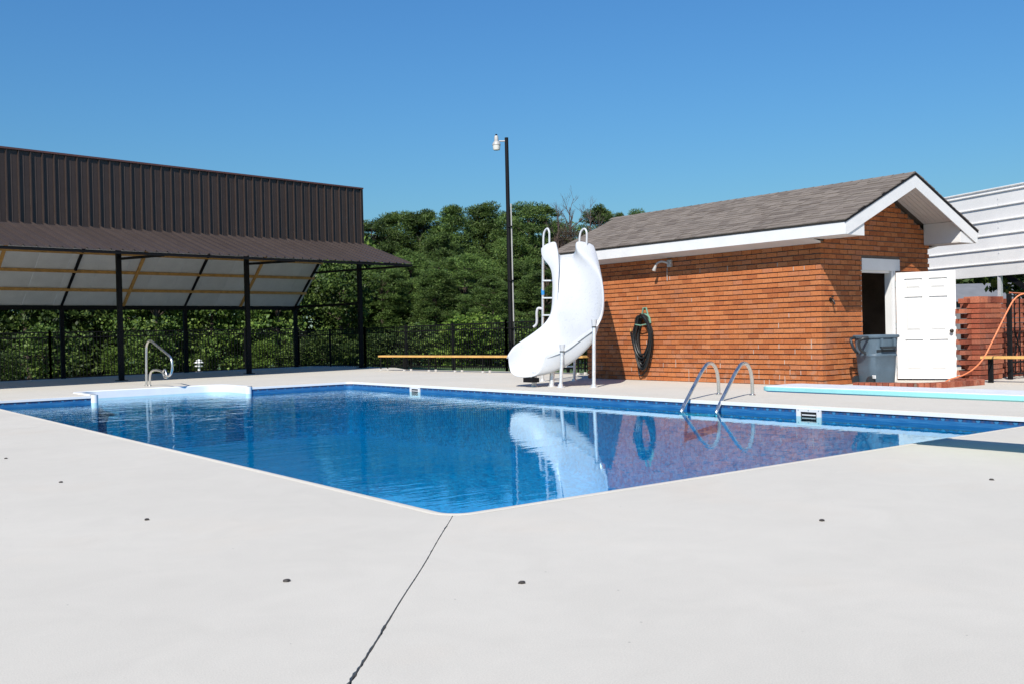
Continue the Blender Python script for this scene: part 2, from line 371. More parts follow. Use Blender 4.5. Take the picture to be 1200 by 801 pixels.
slabs = [
    # left of the joint (long near side)
    [*lefts[::-1], *arcA1[1:], (0, 9.2 - G_), (-9, 9.2 - G_), (-9, -6.5)],
    [(0, 9.2 + G_), *arc(rc, PL - rc, rc, 180, 90), (rc, PL - G_), (-9, PL - G_), (-9, 9.2 + G_)],
    # right of the joint (short near side)
    [*arcA2[1:], (PW - rc, 0), (PW - G_, 0), (PW - G_, -10.7), (-6, -10.7), *rights[::-1]],
    [(PW - rc, 0), *arc(PW - rc, rc, rc, 270, 360), *arc(PW - rc, PL - rc, rc, 0, 90), (13.8, PL - G_), (13.9, 12.4), (22, 12.4), (22, -10.7), (PW + G_, -10.7), (PW + G_, 0)],
    [(-9, PL + G_), (2.22, PL + G_), (2.22, 18.32), (2.22, 27.6), (-9, 25.6)],
    [(2.22 + G_, 18.32), (5.70 - G_, 18.32), (5.70 - G_, 28.2), (2.22 + G_, 27.6)],
    [(5.70, PL + G_), (13.8, PL + G_), (13.15, 22.1), (14.0, 24.2), (14.3, 29.75), (5.70, 28.2)],
]
for k, poly in enumerate(slabs):
    a = sum(poly[i][0] * poly[(i + 1) % len(poly)][1] - poly[(i + 1) % len(poly)][0] * poly[i][1] for i in range(len(poly)))
    if a < 0: poly = poly[::-1]
    MB().prism(poly, -0.12, 0.0).build('slab', 'concrete', deck)
jm = MB()
for i in range(240):
    jm.add([(lefts[i][0] - .03, lefts[i][1] - .03, -.016), (rights[i][0] + .03, rights[i][1] - .03, -.016), (rights[i + 1][0] + .03, rights[i + 1][1] - .03, -.016), (lefts[i + 1][0] - .03, lefts[i + 1][1] - .03, -.016)], [(0, 1, 2, 3)])
tag(jm.build('joint_filler', 'joint', deck), 'dark crumbling filler in the open deck joint')

# ------------------------------------------------------------------ pool shell, coping, water
pool = bpy.data.objects.new('swimming_pool', None); COL.objects.link(pool); ORG['swimming_pool'] = (0, 0, 0); pool['kind'] = 'structure'
AX0, AX1 = 2.34, 5.58
outline = [(AX0, PL), *arc(rc, PL - rc, rc, 90, 180), *arc(rc, rc, rc, 180, 270), *arc(PW - rc, rc, rc, 270, 360), *arc(PW - rc, PL - rc, rc, 0, 90), (AX1, PL)]
def floor_z(x, y):
    return -1.25 - 1.2 * max(0, min(1, (9.0 - y) / 5.0))
def offs(path, d):
    out = []
    for i, p in enumerate(path):
        a = Vector(path[max(i - 1, 0)]); b = Vector(path[min(i + 1, len(path) - 1)])
        t = (b - a).normalized(); out.append((p[0] - t.y * d, p[1] + t.x * d))   # +d = inside (path runs counter-clockwise)
    return out
# liner wall, subdivided in height
wl = MB(); lin = offs(outline, .010)
for z0, z1 in ((0.0, -0.2), (-0.2, -2.6)):
    for i in range(len(outline) - 1):
        a, b = lin[i], lin[i + 1]
        wl.add([(a[0], a[1], z1), (b[0], b[1], z1), (b[0], b[1], z0 - .012), (a[0], a[1], z0 - .012)], [(3, 2, 1, 0)])
wl.add([(AX0, PL - .01, -2.6), (AX1, PL - .01, -2.6), (AX1, PL - .01, -1.2), (AX0, PL - .01, -1.2)], [(0, 1, 2, 3)])
wl.build('liner_wall', 'liner', pool)
fl = MB()
ys = [-.1, 4, 9, 16.7]
for i in range(3):
    fl.add([(-.1, ys[i], floor_z(0, ys[i])), (PW + .1, ys[i], floor_z(0, ys[i])), (PW + .1, ys[i + 1], floor_z(0, ys[i + 1])), (-.1, ys[i + 1], floor_z(0, ys[i + 1]))], [(0, 1, 2, 3)])
fl.build('liner_floor', 'liner', pool)
# coping: rounded white lip
prof = [(-.045, .001), (-.04, .005), (.0, .006), (.02, .003), (.028, -.006), (.027, -.052), (.018, -.058), (.009, -.058)]
lay = [offs(outline, d) for d, z in prof]
for nm, k0, k1, mm in (('coping', 0, 5, 'concrete'), ('coping_lip', 4, 8, 'stepwhite')):
    cp = MB(); cp.loft([[(lay[k][i][0], lay[k][i][1], prof[k][1]) for k in range(k0, k1)] for i in range(len(outline))], closed=False)
    cp.build(nm, mm, pool, smooth=True)
tr_ = MB(); a = offs(outline, .014)
tr_.loft([[(a[i][0], a[i][1], -.056), (a[i][0], a[i][1], -.066)] for i in range(len(outline))], closed=False); tr_.build('liner_track', 'joint', pool)
# white moulded steps in their alcove
def alcove(d=0.0):
    x0, x1, y1 = AX0 - d, AX1 + d, 18.2 + d; r = 0.42
    pts = [(x0, PL), (x0, y1 - r)]
    pts += arc(x0 + r, y1 - r, r, 180, 90, 10)[1:]
    pts += arc(x1 - r, y1 - r, r, 90, 0, 10)
    return pts + [(x1, PL)]
al = alcove()
st_ = MB(); st_.loft([[(p[0], p[1], -.21), (p[0], p[1], .006), (q[0], q[1], .016), (q2[0], q2[1], .020), (q3[0], q3[1], .021), (q4[0], q4[1], -.01)] for p, q, q2, q3, q4 in zip(al, alcove(.012), alcove(.03), alcove(.13), alcove(.15))], closed=False)
st_.build('step_surround', 'stepwhite', pool, smooth=True)
t = MB(); t.loft([[(p[0], p[1], -1.6), (p[0], p[1], -.211)] for p in alcove(.004)], closed=False); t.build('step_wall', 'liner', pool)
for k, (y0, z) in enumerate(((17.7, -.24), (17.2, -.31), (16.8, -.38), (16.58, -.46))):
    t = MB(); yb = 18.3 - .02 * k
    t.prism([(AX0 - .02, y0 + .25), (AX0 + .5, y0 + .04), (AX0 + 1.1, y0), (AX1 - 1.1, y0), (AX1 - .5, y0 + .04), (AX1 + .02, y0 + .25), (AX1 + .02, yb), (AX0 - .02, yb)], -1.6, z)
    t.build('step_tread', 'liner', pool, bevel=.03)
# corner posts of the step unit where it meets the liner
for x in (AX0 - .05, AX1 + .05):
    t = MB(); t.tube([(x, PL + .01, -.25), (x, PL + .01, .012)], .075, 14); t.build('step_jamb', 'stepwhite', pool, smooth=True)
# water
wt = MB(); wt.prism([(-.06, -.06), (PW + .06, -.06), (PW + .06, PL + .03), (-.06, PL + .03)], -.15, -.15)
wt = MB(); wt.add([(-.06, -.06, -.15), (PW + .06, -.06, -.15), (PW + .06, PL, -.15), (AX1 + .03, PL, -.15), (AX1 + .03, 18.25, -.15), (AX0 - .03, 18.25, -.15), (AX0 - .03, PL, -.15), (-.06, PL, -.15)], [tuple(range(8))])
struct(wt, 'water', 'water')
# skimmer plates on the far long wall
def skimmer(y0, y1, label):
    t = thing('skimmer', label, 'skimmer', (PW, (y0 + y1) / 2, -.15), 'pool wall skimmers')
    x = PW - .032
    f = MB()
    zt, zb = -.045, -.27
    iy0, iy1, it, ib = y0 + .07, y1 - .07, -.085, -.23
    f.box(x, PW + .002, y0, y1, it, zt); f.box(x, PW + .002, y0, y1, zb, ib); f.box(x, PW + .002, y0, iy0, ib, it); f.box(x, PW + .002, iy1, y1, ib, it)
    f.build('faceplate', 'whitepaint', t)
    MB().box(PW - .018, PW - .008, iy0, iy1, ib, it).build('throat', 'dark', t)
    MB().box(PW - .026, PW - .019, iy0 + .02, iy1 - .02, -.135, -.12).build('weir_flap', 'whitepaint', t)
    for yy in (y0 + .035, (y0 + y1) / 2, y1 - .035):
        s_ = MB(); s_.tube([(x - .004, yy, -.062), (x, yy, -.062)], .008, 6); s_.build('screw', 'steel', t)
skimmer(3.20, 3.60, 'white skimmer plate on the pool wall below the diving board end')
skimmer(13.41, 13.82, 'small white skimmer plate on the far pool wall left of the slide')

# ------------------------------------------------------------------ brick pool house
X0, X1, Y0, Y1 = 12.03, 15.66, 5.874, 12.23
XM = (X0 + X1) / 2; EO, GO = 0.40, 0.80
ZE, ZA = 2.885, 3.862                   # roof surface at eave edge and ridge
HW = XM - (X0 - EO)
slope = (ZA - ZE) / HW
def roof_z(x): return ZA - abs(x - XM) * slope
house = thing('pool_house', 'small orange brick pool house with grey shingle gable roof and white trim', 'building', (X0, Y0, 0))
CH, BH, BLg, BP = 0.0956, 0.0755, 0.229, 0.24
wall_top = 2.60
under = lambda x: roof_z(x) - 0.16
# mortar backing shell (recessed behind the brick faces), with the door opening left out
DX0, DX1, DZ = 13.30, 14.34, 2.10
rec = 0.021
w_ = MB()
w_.box(X0 + rec, X0 + .14, Y0 + rec, Y1 - rec, -.05, wall_top)
w_.build('wall', 'mortar', house)
w_ = MB(); w_.box(X1 - .14, X1 - rec, Y0 + .16, Y1 - rec, -.05, wall_top); w_.build('wall', 'mortar', house)
w_ = MB(); w_.box(X0 + .14, X1 - .14, Y1 - .14, Y1 - rec, -.05, wall_top)
w_.add([(X0 + rec, Y1 - rec, wall_top), (X1 - rec, Y1 - rec, wall_top), (XM, Y1 - rec, under(XM))], [(0, 1, 2)]); w_.build('wall', 'mortar', house)
gp = [(X0 + .14, -.05), (DX0, -.05), (DX0, DZ + .24), (DX1, DZ + .24), (DX1, -.05), (X1 - rec, -.05), (X1 - rec, under(X1)), (XM, under(XM)), (X0 + rec, under(X0)), (X0 + rec, wall_top + .001), (X0 + .14, wall_top + .001)]
w_ = MB(); n = len(gp)
w_.add([(x, Y0 + rec, z) for x, z in gp] + [(x, Y0 + .14, z) for x, z in gp], [tuple(range(n)), tuple(range(2 * n - 1, n - 1, -1))] + [(i, i + n, (i + 1) % n + n, (i + 1) % n) for i in range(n)])
w_.build('wall', 'mortar', house)
# brick courses: individual bricks, those nearest the camera as parts, the rest as one joined part
bricks = []      # (x0,x1,y0,y1,z0,z1)
br = random.Random(5)
ncl = int(wall_top / CH) + 1
def jit(): return br.uniform(-.002, .0025)
for k in range(60):
    z0 = k * CH + .008; z1 = z0 + BH
    if z0 < wall_top:                                        # long wall to the pool
        y = Y0 + (0 if k % 2 else BP / 2)
        if k % 2 == 0: bricks.append((X0, X0 + .11, Y0, Y0 + BP / 2 - .012, z0, min(z1, wall_top)))
        while y < Y1 - .03:
            L_ = min(BLg, Y1 - y); j = jit(); bricks.append((X0 - j, X0 + .10, y, y + L_, z0 + jit(), min(z1 + jit(), wall_top))); y += BP
    # gable wall
    lim0, lim1 = X0, X1
    if z1 > wall_top - .02:
        dxr = (under(XM) - z1) / slope
        if dxr < .12: break
        lim0, lim1 = max(X0, XM - dxr), min(X1, XM + dxr)
    segs = [(lim0, lim1)]
    if z0 < DZ + .22: segs = [(lim0, DX0 - .004), (DX1 + .004 + (0.25 if z0 > DZ - .02 else 0), lim1)]
    for a, b in segs:
        x = X0 + (.118 if k % 2 else .118 + BP / 2) - (BP if True else 0)
        while x < b:
            s0, s1 = max(x, a), min(x + BLg, b)
            if x + BLg > X0 and s0 < X0 + .112 and z0 < wall_top: s0 = max(s0, X0 + (.112 if k % 2 == 0 else .112))
            if s1 - s0 > .035: j = jit(); bricks.append((s0, s1, Y0 - j, Y0 + .10, z0 + jit(), z1 + jit()))
            x += BP
# right-hand and rear walls (plain courses, seen only from other angles)
rest_extra = []
for k in range(ncl):
    z0 = k * CH + .008; z1 = min(z0 + BH, wall_top)
    y = Y0 + .12 + (k % 2) * BP / 2
    while y < Y1 - .05: rest_extra.append((X1 - .10, X1, y, min(y + BLg, Y1), z0, z1)); y += BP
    x = X0 + .12 + (k % 2) * BP / 2
    while x < X1 - .15: rest_extra.append((x, min(x + BLg, X1 - .11), Y1 - .10, Y1, z0, z1)); x += BP
camp = Vector((-3.327, -4.997, 1.1))
def vis_key(b_):
    c = Vector(((b_[0] + b_[1]) / 2, (b_[2] + b_[3]) / 2, (b_[4] + b_[5]) / 2)); return (c - camp).length - .9 * max(b_[1] - b_[0], b_[3] - b_[2])
bricks.sort(key=vis_key)
cache = {}
def unit_box(name, dx, dy, dz, mat):
    key = (name, round(dx, 2), round(dy, 2), round(dz, 3))
    if key not in cache:
        h = MB(); h.box(-dx / 2, dx / 2, -dy / 2, dy / 2, -dz / 2, dz / 2); cache[key] = h.mesh(name, mat)
    return cache[key]
for b_ in bricks[:300]:
    d = (b_[1] - b_[0], b_[3] - b_[2], b_[5] - b_[4])
    me = unit_box('brick', *d, 'brick')
    inst('brick', me, house, ((b_[0] + b_[1]) / 2, (b_[2] + b_[3]) / 2, (b_[4] + b_[5]) / 2))
bb = MB()
for b_ in bricks[300:] + rest_extra: bb.box(*b_)
tag(bb.build('brickwork', 'brick', house), kind='stuff')
# a few pale, smeared head joints
hm = MB(); hr = random.Random(9)
for _ in range(46):
    k = hr.randrange(0, 24); y = Y0 + (0 if k % 2 else BP / 2) + BP * hr.randrange(1, 25) - .012
    if hr.random() < .5: k = hr.randrange(0, 8)
    z = k * CH + .006; hm.box(X0 - .001, X0 + .05, y, y + .012, z, z + CH * hr.choice((.8, .9, 1.7)))
tag(hm.build('pale_mortar_joint', 'headmortar', house), kind='stuff')

# roof
roof = MB()
yA, yB = Y0 - GO, Y1 + GO; xA, xB = X0 - EO, X1 + EO
sec = [(xA, ZE), (XM, ZA), (xB, ZE), (xB, ZE - .03), (XM, ZA - .035), (xA, ZE - .03)]
roof.loft([[(x, yA, z) for x, z in sec], [(x, yB, z) for x, z in sec]], closed=True, caps=True)
roofo = roof.build('roof', 'shingle', house)
# shingle tabs
ca = math.atan(slope); slen = HW / math.cos(ca); exp = 0.135
sh = []
sr = random.Random(21); ncs = int(slen / exp) + 1
for side in (-1, 1):
    for k in range(ncs):
        s_ = k * exp; y = yA - sr.random() * .25
        while y < yB:
            L_ = sr.choice((.16, .2, .24, .3, .34)); y0 = max(y, yA - .012); y1 = min(y + L_ - .006, yB + .012)
            if y1 - y0 > .04: sh.append((side, s_, y0, y1, sr.uniform(.012, .022)))
            y += L_
ux, uz = math.cos(ca), math.sin(ca)
def sh_c(q):
    side, s_, y0, y1, t = q
    d = s_ + exp / 2 - .012
    return Vector((XM + side * (HW - d * ux + .015), (y0 + y1) / 2, ZE + d * uz + .008 + t / 2))
vis = sorted([q for q in sh if q[0] < 0], key=lambda q: (sh_c(q) - camp).length)
shm = {}
def sh_mesh(L_, t):
    key = (round(L_, 2), round(t, 3))
    if key not in shm: h = MB(); h.box(-exp / 2 - .012, exp / 2 + .012, -L_ / 2, L_ / 2, -t / 2, t / 2); shm[key] = h.mesh('shingle', 'shingle')
    return shm[key]
tilt = .05
for q in vis[:300]:
    inst('shingle', sh_mesh(q[3] - q[2], q[4]), roofo, sh_c(q), (0, -ca + tilt * 1.0, 0))
sm = MB()
for q in vis[300:] + [q for q in sh if q[0] > 0]:
    c = sh_c(q); an = (-ca + tilt) if q[0] < 0 else (ca - tilt); L_ = q[3] - q[2]; t = q[4]
    ex = Vector((math.cos(an), 0, -math.sin(an))); ez = Vector((math.sin(an), 0, math.cos(an))); h = exp / 2 + .012
    sm.add([c + ex * a * h + Vector((0, b * L_ / 2, 0)) + ez * d * t / 2 for d in (-1, 1) for a, b in ((-1, -1), (1, -1), (1, 1), (-1, 1))],
           [(0, 3, 2, 1), (4, 5, 6, 7), (0, 1, 5, 4), (1, 2, 6, 5), (2, 3, 7, 6), (3, 0, 4, 7)])
tag(sm.build('shingles', 'shingle', roofo), kind='stuff')
rc_ = MB()
y = yA
while y < yB:
    rc_.add([(XM - .12, y, ZA - .12 * slope + .03), (XM, y, ZA + .034), (XM + .12, y, ZA - .12 * slope + .03), (XM + .12, y + .24, ZA - .12 * slope + .022), (XM, y + .24, ZA + .026), (XM - .12, y + .24, ZA - .12 * slope + .022)], [(0, 1, 4, 5), (1, 2, 3, 4)]); y += .22
tag(rc_.build('ridge_caps', 'shingle', roofo), kind='stuff')
# fascia, soffits, rake boards
for x, s_ in ((xA, 1), (xB, -1)):
    MB().box(min(x, x + .025 * s_), max(x, x + .025 * s_), yA + .026, yB - .026, ZE - .235, ZE - .032).build('fascia', 'whitepaint', house)
    xw = X0 + .005 if s_ > 0 else X1 - .005; xf = x + .026 * s_; t = MB()
    t.loft([[(xf, yy, ZE - .232), (xw, yy, wall_top - .025), (xw, yy, wall_top + .01), (xf, yy, ZE - .21)] for yy in (Y0 - .004, Y1 + .004)], caps=True); t.build('soffit', 'soffit', house)
for yy0, yy1, inner in ((yA, yA + .025, 1), (yB - .025, yB, -1)):
    for sgn in (-1, 1):
        rb = MB(); xe = XM + sgn * (HW)
        q = [(xe, ZE - .033), (XM, ZA - .038), (XM, ZA - .29), (xe - sgn * .0, ZE - .235)]
        q = [(xe, ZE - .033), (XM, ZA - .038), (XM, ZA - .265), (xe - sgn * .06, ZE - .235), (xe, ZE - .235)]
        rb.add([(x, yy0, z) for x, z in q] + [(x, yy1, z) for x, z in q], [tuple(range(5)), tuple(range(9, 4, -1))] + [(i, i + 5, (i + 1) % 5 + 5, (i + 1) % 5) for i in range(5)])
        rb.build('rake_board', 'whitepaint', house)
# boxed cornice returns at the gable, and sloped gable soffit boards
for sgn in (-1, 1):
    xe = XM + sgn * HW; xi = (X0 + .19) if sgn < 0 else (X1 - .19)
    q = [(xe - sgn * .012, ZE - .24), (xi, ZE - .24), (xi, min(roof_z(xi) - .22, ZE - .02)), (xe - sgn * .012, ZE - .20)]
    rb = MB(); y0, y1 = yA + .03, Y0 - .004
    ylim = yA + .05
    rb.add([(x, yA + .026, z) for x, z in q] + [(x, ylim, z) for x, z in q], [tuple(range(4)), tuple(range(7, 3, -1))] + [(i, i + 4, (i + 1) % 4 + 4, (i + 1) % 4) for i in range(4)])
    rb.build('cornice_return', 'whitepaint', house)
    xs = sorted((xe - sgn * .03, xi))
    MB().box(xs[0], xs[1], ylim, Y0 - .004, ZE - .238, ZE - .22).build('soffit', 'soffit', house)
    inn = MB(); inn.box(min(xi, xi + sgn * .02), max(xi, xi + sgn * .02), ylim, Y0 - .004, ZE - .219, roof_z(xi) - .08); inn.build('cornice_side', 'whitepaint', house)
    nb = 8; bw = (Y0 - yA - .03) / nb
    for k in range(nb):
        yb = yA + .028 + k * bw
        sb = MB(); xa2 = xi; xb2 = XM
        sb.add([(xa2, yb, roof_z(xa2) - .075), (xb2, yb, roof_z(xb2) - .075), (xb2, yb + bw - .006, roof_z(xb2) - .075), (xa2, yb + bw - .006, roof_z(xa2) - .075),
                (xa2, yb, roof_z(xa2) - .055), (xb2, yb, roof_z(xb2) - .055), (xb2, yb + bw - .006, roof_z(xb2) - .055), (xa2, yb + bw - .006, roof_z(xa2) - .055)],
               [(0, 3, 2, 1), (4, 5, 6, 7), (0, 1, 5, 4), (1, 2, 6, 5), (2, 3, 7, 6), (3, 0, 4, 7)])
        sb.build('soffit_board', 'soffit', house)
for sgn in (-1, 1):
    xe = XM + sgn * (HW + .02)
    for yy in (yA - .012, yB - .004):
        de = MB(); de.add([(xe, yy, ZE - .035), (XM, yy, ZA - .026), (XM, yy + .016, ZA - .026), (xe, yy + .016, ZE - .035), (xe, yy, ZE + .006), (XM, yy, ZA + .012), (XM, yy + .016, ZA + .012), (xe, yy + .016, ZE + .006)],
               [(0, 3, 2, 1), (4, 5, 6, 7), (0, 1, 5, 4), (1, 2, 6, 5), (2, 3, 7, 6), (3, 0, 4, 7)])
        de.build('drip_edge', 'black', roofo)
# door frame, lintel, interior
MB().box(DX0 - .003, DX1 + .23, Y0 - .012, Y0 + .10, DZ + .012, DZ + .235).build('lintel_board', 'whitepaint', house)
MB().box(DX1 - .06, DX1 + .003, Y0 - .006, Y0 + .14, 0, DZ + .011).build('door_jamb', 'whitepaint', house)
MB().box(DX1 + .006, DX1 + .06, Y0 - .016, Y0 + .02, 0, DZ + .011).build('door_jamb', 'whitepaint', house)
MB().box(DX0 - .002, DX0 + .03, Y0 + .03, Y0 + .14, 0, DZ + .011).build('door_jamb', 'whitepaint', house)
MB().box(DX0 + .03, DX1 - .06, Y0 + .03, Y0 + .14, DZ - .03, DZ + .011).build('door_jamb', 'whitepaint', house)
bw_ = house
for k in range(12):
    for i in range(8):
        x = X0 + .16 + i * .41 + (k % 2) * .2 - .2; xs = max(x, X0 + .15), min(x + .4, X1 - .15)
        if xs[1] - xs[0] > .05: inst('concrete_block', unit_box('concrete_block', xs[1] - xs[0], .1, .196, 'block'), house, ((xs[0] + xs[1]) / 2, Y0 + 1.55, .1 + k * .205))
MB().box(X0 + .15, X1 - .15, Y0 + 1.61, Y0 + 1.66, 0, 2.55).build('inner_wall', 'mortar', house)
MB().box(X0 + .141, X1 - .141, Y0 + .141, Y1 - .141, 2.5, 2.54).build('ceiling', 'soffit', house)
MB().box(X0 + .141, X1 - .141, Y0 + .141, Y1 - .141, .004, .02).build('floor_slab', 'concrete', house)
# open six panel door
dr = MB(); da = R(65); du = Vector((math.cos(da), -math.sin(da), 0)); dn = Vector((-math.sin(da), -math.cos(da), 0))
dh = Vector((DX1 + .06, Y0 - .03, 0)); DWd, DHt = 1.06, 2.075
def dpt(a, t, z): return dh + du * a + dn * t + Vector((0, 0, z))
def dbox(mb, a0, a1, t0, t1, z0, z1):
    mb.add([dpt(a0, t0, z0), dpt(a1, t0, z0), dpt(a1, t1, z0), dpt(a0, t1, z0), dpt(a0, t0, z1), dpt(a1, t0, z1), dpt(a1, t1, z1), dpt(a0, t1, z1)], [(0, 3, 2, 1), (4, 5, 6, 7), (0, 1, 5, 4), (1, 2, 6, 5), (2, 3, 7, 6), (3, 0, 4, 7)])
zs = [(0.03, .18), (.78, .93), (1.60, 1.74), (1.95, DHt)]
dbox(dr, 0, DWd, -.020, .0, 0.03, DHt)
for z0, z1 in zs: dbox(dr, 0, DWd, .0003, .024, z0, z1)
for a0, a1 in ((0, .15), (DWd / 2 - .06, DWd / 2 + .06), (DWd - .15, DWd)):
    for (z0, z1), (z2, z3) in zip(zs[:-1], zs[1:]): dbox(dr, a0, a1, .0003, .0235, z1, z2)
door = dr.build('door', 'whitepaint', house)
tag(door, 'white six panel door standing open')
for (z0, z1), (z2, z3) in zip(zs[:-1], zs[1:]):
    for a0, a1 in ((.15, DWd / 2 - .06), (DWd / 2 + .06, DWd - .15)):
        p = MB(); g1, g2 = .028, .06
        ring = lambda g_, t: [dpt(a0 + g_, t, z1 + g_), dpt(a1 - g_, t, z1 + g_), dpt(a1 - g_, t, z2 - g_), dpt(a0 + g_, t, z2 - g_)]
        p.loft([ring(g1, .001), ring(g2, .018)], caps=True); p.build('door_panel', 'whitepaint', door)
kn = MB(); kc = dpt(DWd - .08, 0, .93)
kn.tube([kc + dn * t for t in (.022, .03, .031, .06, .062, .072, .088, .098, .102)], [.036, .036, .014, .014, .024, .033, .034, .024, .008], 14); kn.build('knob', 'knob', door, smooth=True)
for z in (.3, 1.05, 1.85):
    h = MB(); h.tube([dpt(-.012, 0, z - .05), dpt(-.012, 0, z + .05)], .012, 8); h.build('hinge', 'steel', door)
fa = MB(); fx, fz = 12.30, 1.55
fa.tube([(fx, Y0 + .02, fz), (fx, Y0 - .06, fz)], .022, 10); fa.tube([(fx, Y0 - .05, fz), (fx, Y0 - .08, fz - .05), (fx, Y0 - .085, fz - .09)], .017, 10); fa.tube([(fx, Y0 - .05, fz), (fx, Y0 - .05, fz + .05)], .008, 8)
fa.tube([(fx - .03, Y0 - .05, fz + .055), (fx + .03, Y0 - .05, fz + .055)], .01, 8); fa.tube([(fx, Y0 - .001, fz), (fx, Y0 - .012, fz)], .045, 12)
fa.build('faucet', 'knob', house, smooth=True)

# floodlight under the eave
lt = thing('wall_lamp', 'weathered white floodlight with a bent arm under the brick house eave', 'lamp', (X0, 9.6, 2.45))
t = MB(); t.box(X0 - .06, X0 + .005, 9.50, 9.61, 2.38, 2.53); t.build('junction_box', 'lampgrey', lt, bevel=.01)
t = MB(); t.tube(crom([(X0 - .07, 9.56, 2.46), (X0 - .14, 9.66, 2.50), (X0 - .18, 9.76, 2.47), (X0 - .19, 9.80, 2.42)], 5), .022, 10); t.build('arm', 'lampgrey', lt, smooth=True)
t = MB(); t.tube([(X0 - .185, 9.79, 2.44), (X0 - .195, 9.82, 2.38), (X0 - .2, 9.84, 2.33), (X0 - .202, 9.845, 2.315)], [.022, .032, .044, .04], 14); t.build('lamp_head', 'lampgrey', lt, smooth=True)
t = MB(); t.tube([(X0 - .02, 9.64, 2.36), (X0 - .012, 9.65, 2.1)], .008, 6); t.build('cable', 'lampgrey', lt)

# hose hanger and coiled hose
hg = thing('hose_hanger', 'pale green plastic hose hanger screwed to the brick wall', 'hanger', (X0, 10.3, 1.35))
t = MB()
hy, hz = 10.32, 1.22
t.tube(crom([(X0 - .03, hy - .17, hz), (X0 - .03, hy - .14, hz + .12), (X0 - .03, hy - .05, hz + .18), (X0 - .03, hy + .05, hz + .18), (X0 - .03, hy + .14, hz + .12), (X0 - .03, hy + .17, hz)], 4), .022, 8)
t.tube([(X0 - .02, hy - .1, hz + .15), (X0 - .02, hy - .045, hz + .33), (X0 - .02, hy + .045, hz + .33), (X0 - .02, hy + .1, hz + .15)], .018, 8)
t.build('bracket', 'green', hg, smooth=True)
t = MB(); t.loft([[(X0 - d, hy + .15 * math.cos(R(a)), hz - .02 + .15 * math.sin(R(a))) for a in range(0, 181, 15)] for d in (.0, .15)], closed=False); o = t.build('saddle', 'green', hg, smooth=True)
so = o.modifiers.new('thick', 'SOLIDIFY'); so.thickness = .015
t = MB(); t.tube([(X0 - .15, hy - .17, hz - .02), (X0 - .16, hy, hz - .045), (X0 - .15, hy + .17, hz - .02)], .014, 8); t.build('lip', 'green', hg, smooth=True)
hs = thing('garden_hose', 'coiled black garden hose hanging on the brick wall', 'hose', (X0, 10.3, .2))
hrn = random.Random(4); path = []
turns = 17
for k in range(turns):
    rx = .215 + hrn.uniform(-.035, .045); bot = .20 + hrn.uniform(0, .33) + (.1 if k % 3 == 0 else 0); dx = .03 + .014 * (k % 9) + hrn.uniform(0, .01)
    top = hz + .16 + .012 * (k % 3); mid = (top + bot) / 2; hh_ = (top - bot) / 2; cy = hy + hrn.uniform(-.03, .025)
    for i in range(20):
        a = 2 * math.pi * i / 20; s_ = math.sin(a + math.pi / 2); rr = rx * (1.0 - .18 * max(0, -s_)) * (0.88 if s_ > .5 else 1)
        path.append((X0 - dx - .02 * max(0, -s_) - (.03 if s_ > .6 else 0), cy + rr * math.cos(a + math.pi / 2), mid + hh_ * s_))
path += [(X0 - .12, hy + .22, .9), (X0 - .10, hy + .29, .75), (X0 - .09, hy + .36, .95), (X0 - .08, hy + .385, 1.05)]
t = MB(); t.tube(crom(path, 2), .0185, 7); t.build('coil', 'hose', hs, smooth=True)
t = MB(); t.tube([(X0 - .08, hy + .385, 1.05), (X0 - .078, hy + .39, 1.11)], .02, 8); t.build('brass_end', 'pine_wood', hs)
t = MB(); t.tube(crom([(X0 - .06, hy + .2, .9), (X0 - .05, hy + .24, .6), (X0 - .05, hy + .2, .2), (X0 - .06, hy + .15, .1), (X0 - .05, hy + .02, .16), (X0 - .05, hy - .12, .32)], 4), .014, 7); t.build('loose_loop', 'hose', hs, smooth=True)

# brick curb before the door, trash can
cb = thing('brick_curb', 'low brick edging in front of the pool house door', 'curb', (12.3, 4.0, 0))
pts = [(12.0, 5.15), (12.23, 4.2), (12.55, 4.0), (13.72, 3.86), (13.9, 4.4)]
def along(pts, step):
    out = []; carry = 0
    for a, b in zip(pts[:-1], pts[1:]):
        a = Vector((*a, 0)); b = Vector((*b, 0)); L_ = (b - a).length; s_ = carry
        while s_ < L_: out.append((a + (b - a) * (s_ / L_), math.atan2(b.y - a.y, b.x - a.x))); s_ += step
        carry = s_ - L_
    return out
me = unit_box('curb_brick', .09, .20, .095, 'redbrick')
for p, an in along(pts, .103): inst('brick', me, cb, (p.x, p.y, .045), (0, 0, an))
t = MB(); ring_ = []
t.tube([(x, y, .03) for x, y in pts], .062, 8); t.build('mortar_bed', 'mortar', cb)

tc = thing('trash_can', 'blue grey plastic wheeled trash can standing open beside the white door', 'trash can', (12.78, 5.28, 0))
def rrect(cx, cy, w, d, r_, z, n=5):
    out = []
    for sx, sy, a0 in ((1, 1, 0), (-1, 1, 90), (-1, -1, 180), (1, -1, 270)):
        for i in range(n + 1):
            a = R(a0 + 90 * i / n); out.append((cx + sx * (w / 2 - r_) + r_ * math.cos(a), cy + sy * (d / 2 - r_) + r_ * math.sin(a), z))
    return out
cx, cy = 0, 0
def canring(w, d, r_, z): return rrect(0, 0, w, d, r_, z)
prof = [(.46, .46, .10, .02), (.50, .50, .12, .05), (.54, .53, .13, .30), (.57, .55, .14, .52), (.585, .565, .14, .53), (.585, .565, .14, .56), (.575, .555, .14, .57), (.61, .60, .15, .84), (.66, .65, .16, .85), (.665, .655, .16, .885), (.64, .63, .15, .90), (.60, .59, .15, .895), (.58, .57, .14, .80), (.46, .45, .1, .06)]
rot = Matrix.Rotation(R(-20), 4, 'Z'); cO = Vector((12.76, 5.26, 0))
def cw(p): return cO + rot @ Vector(p)
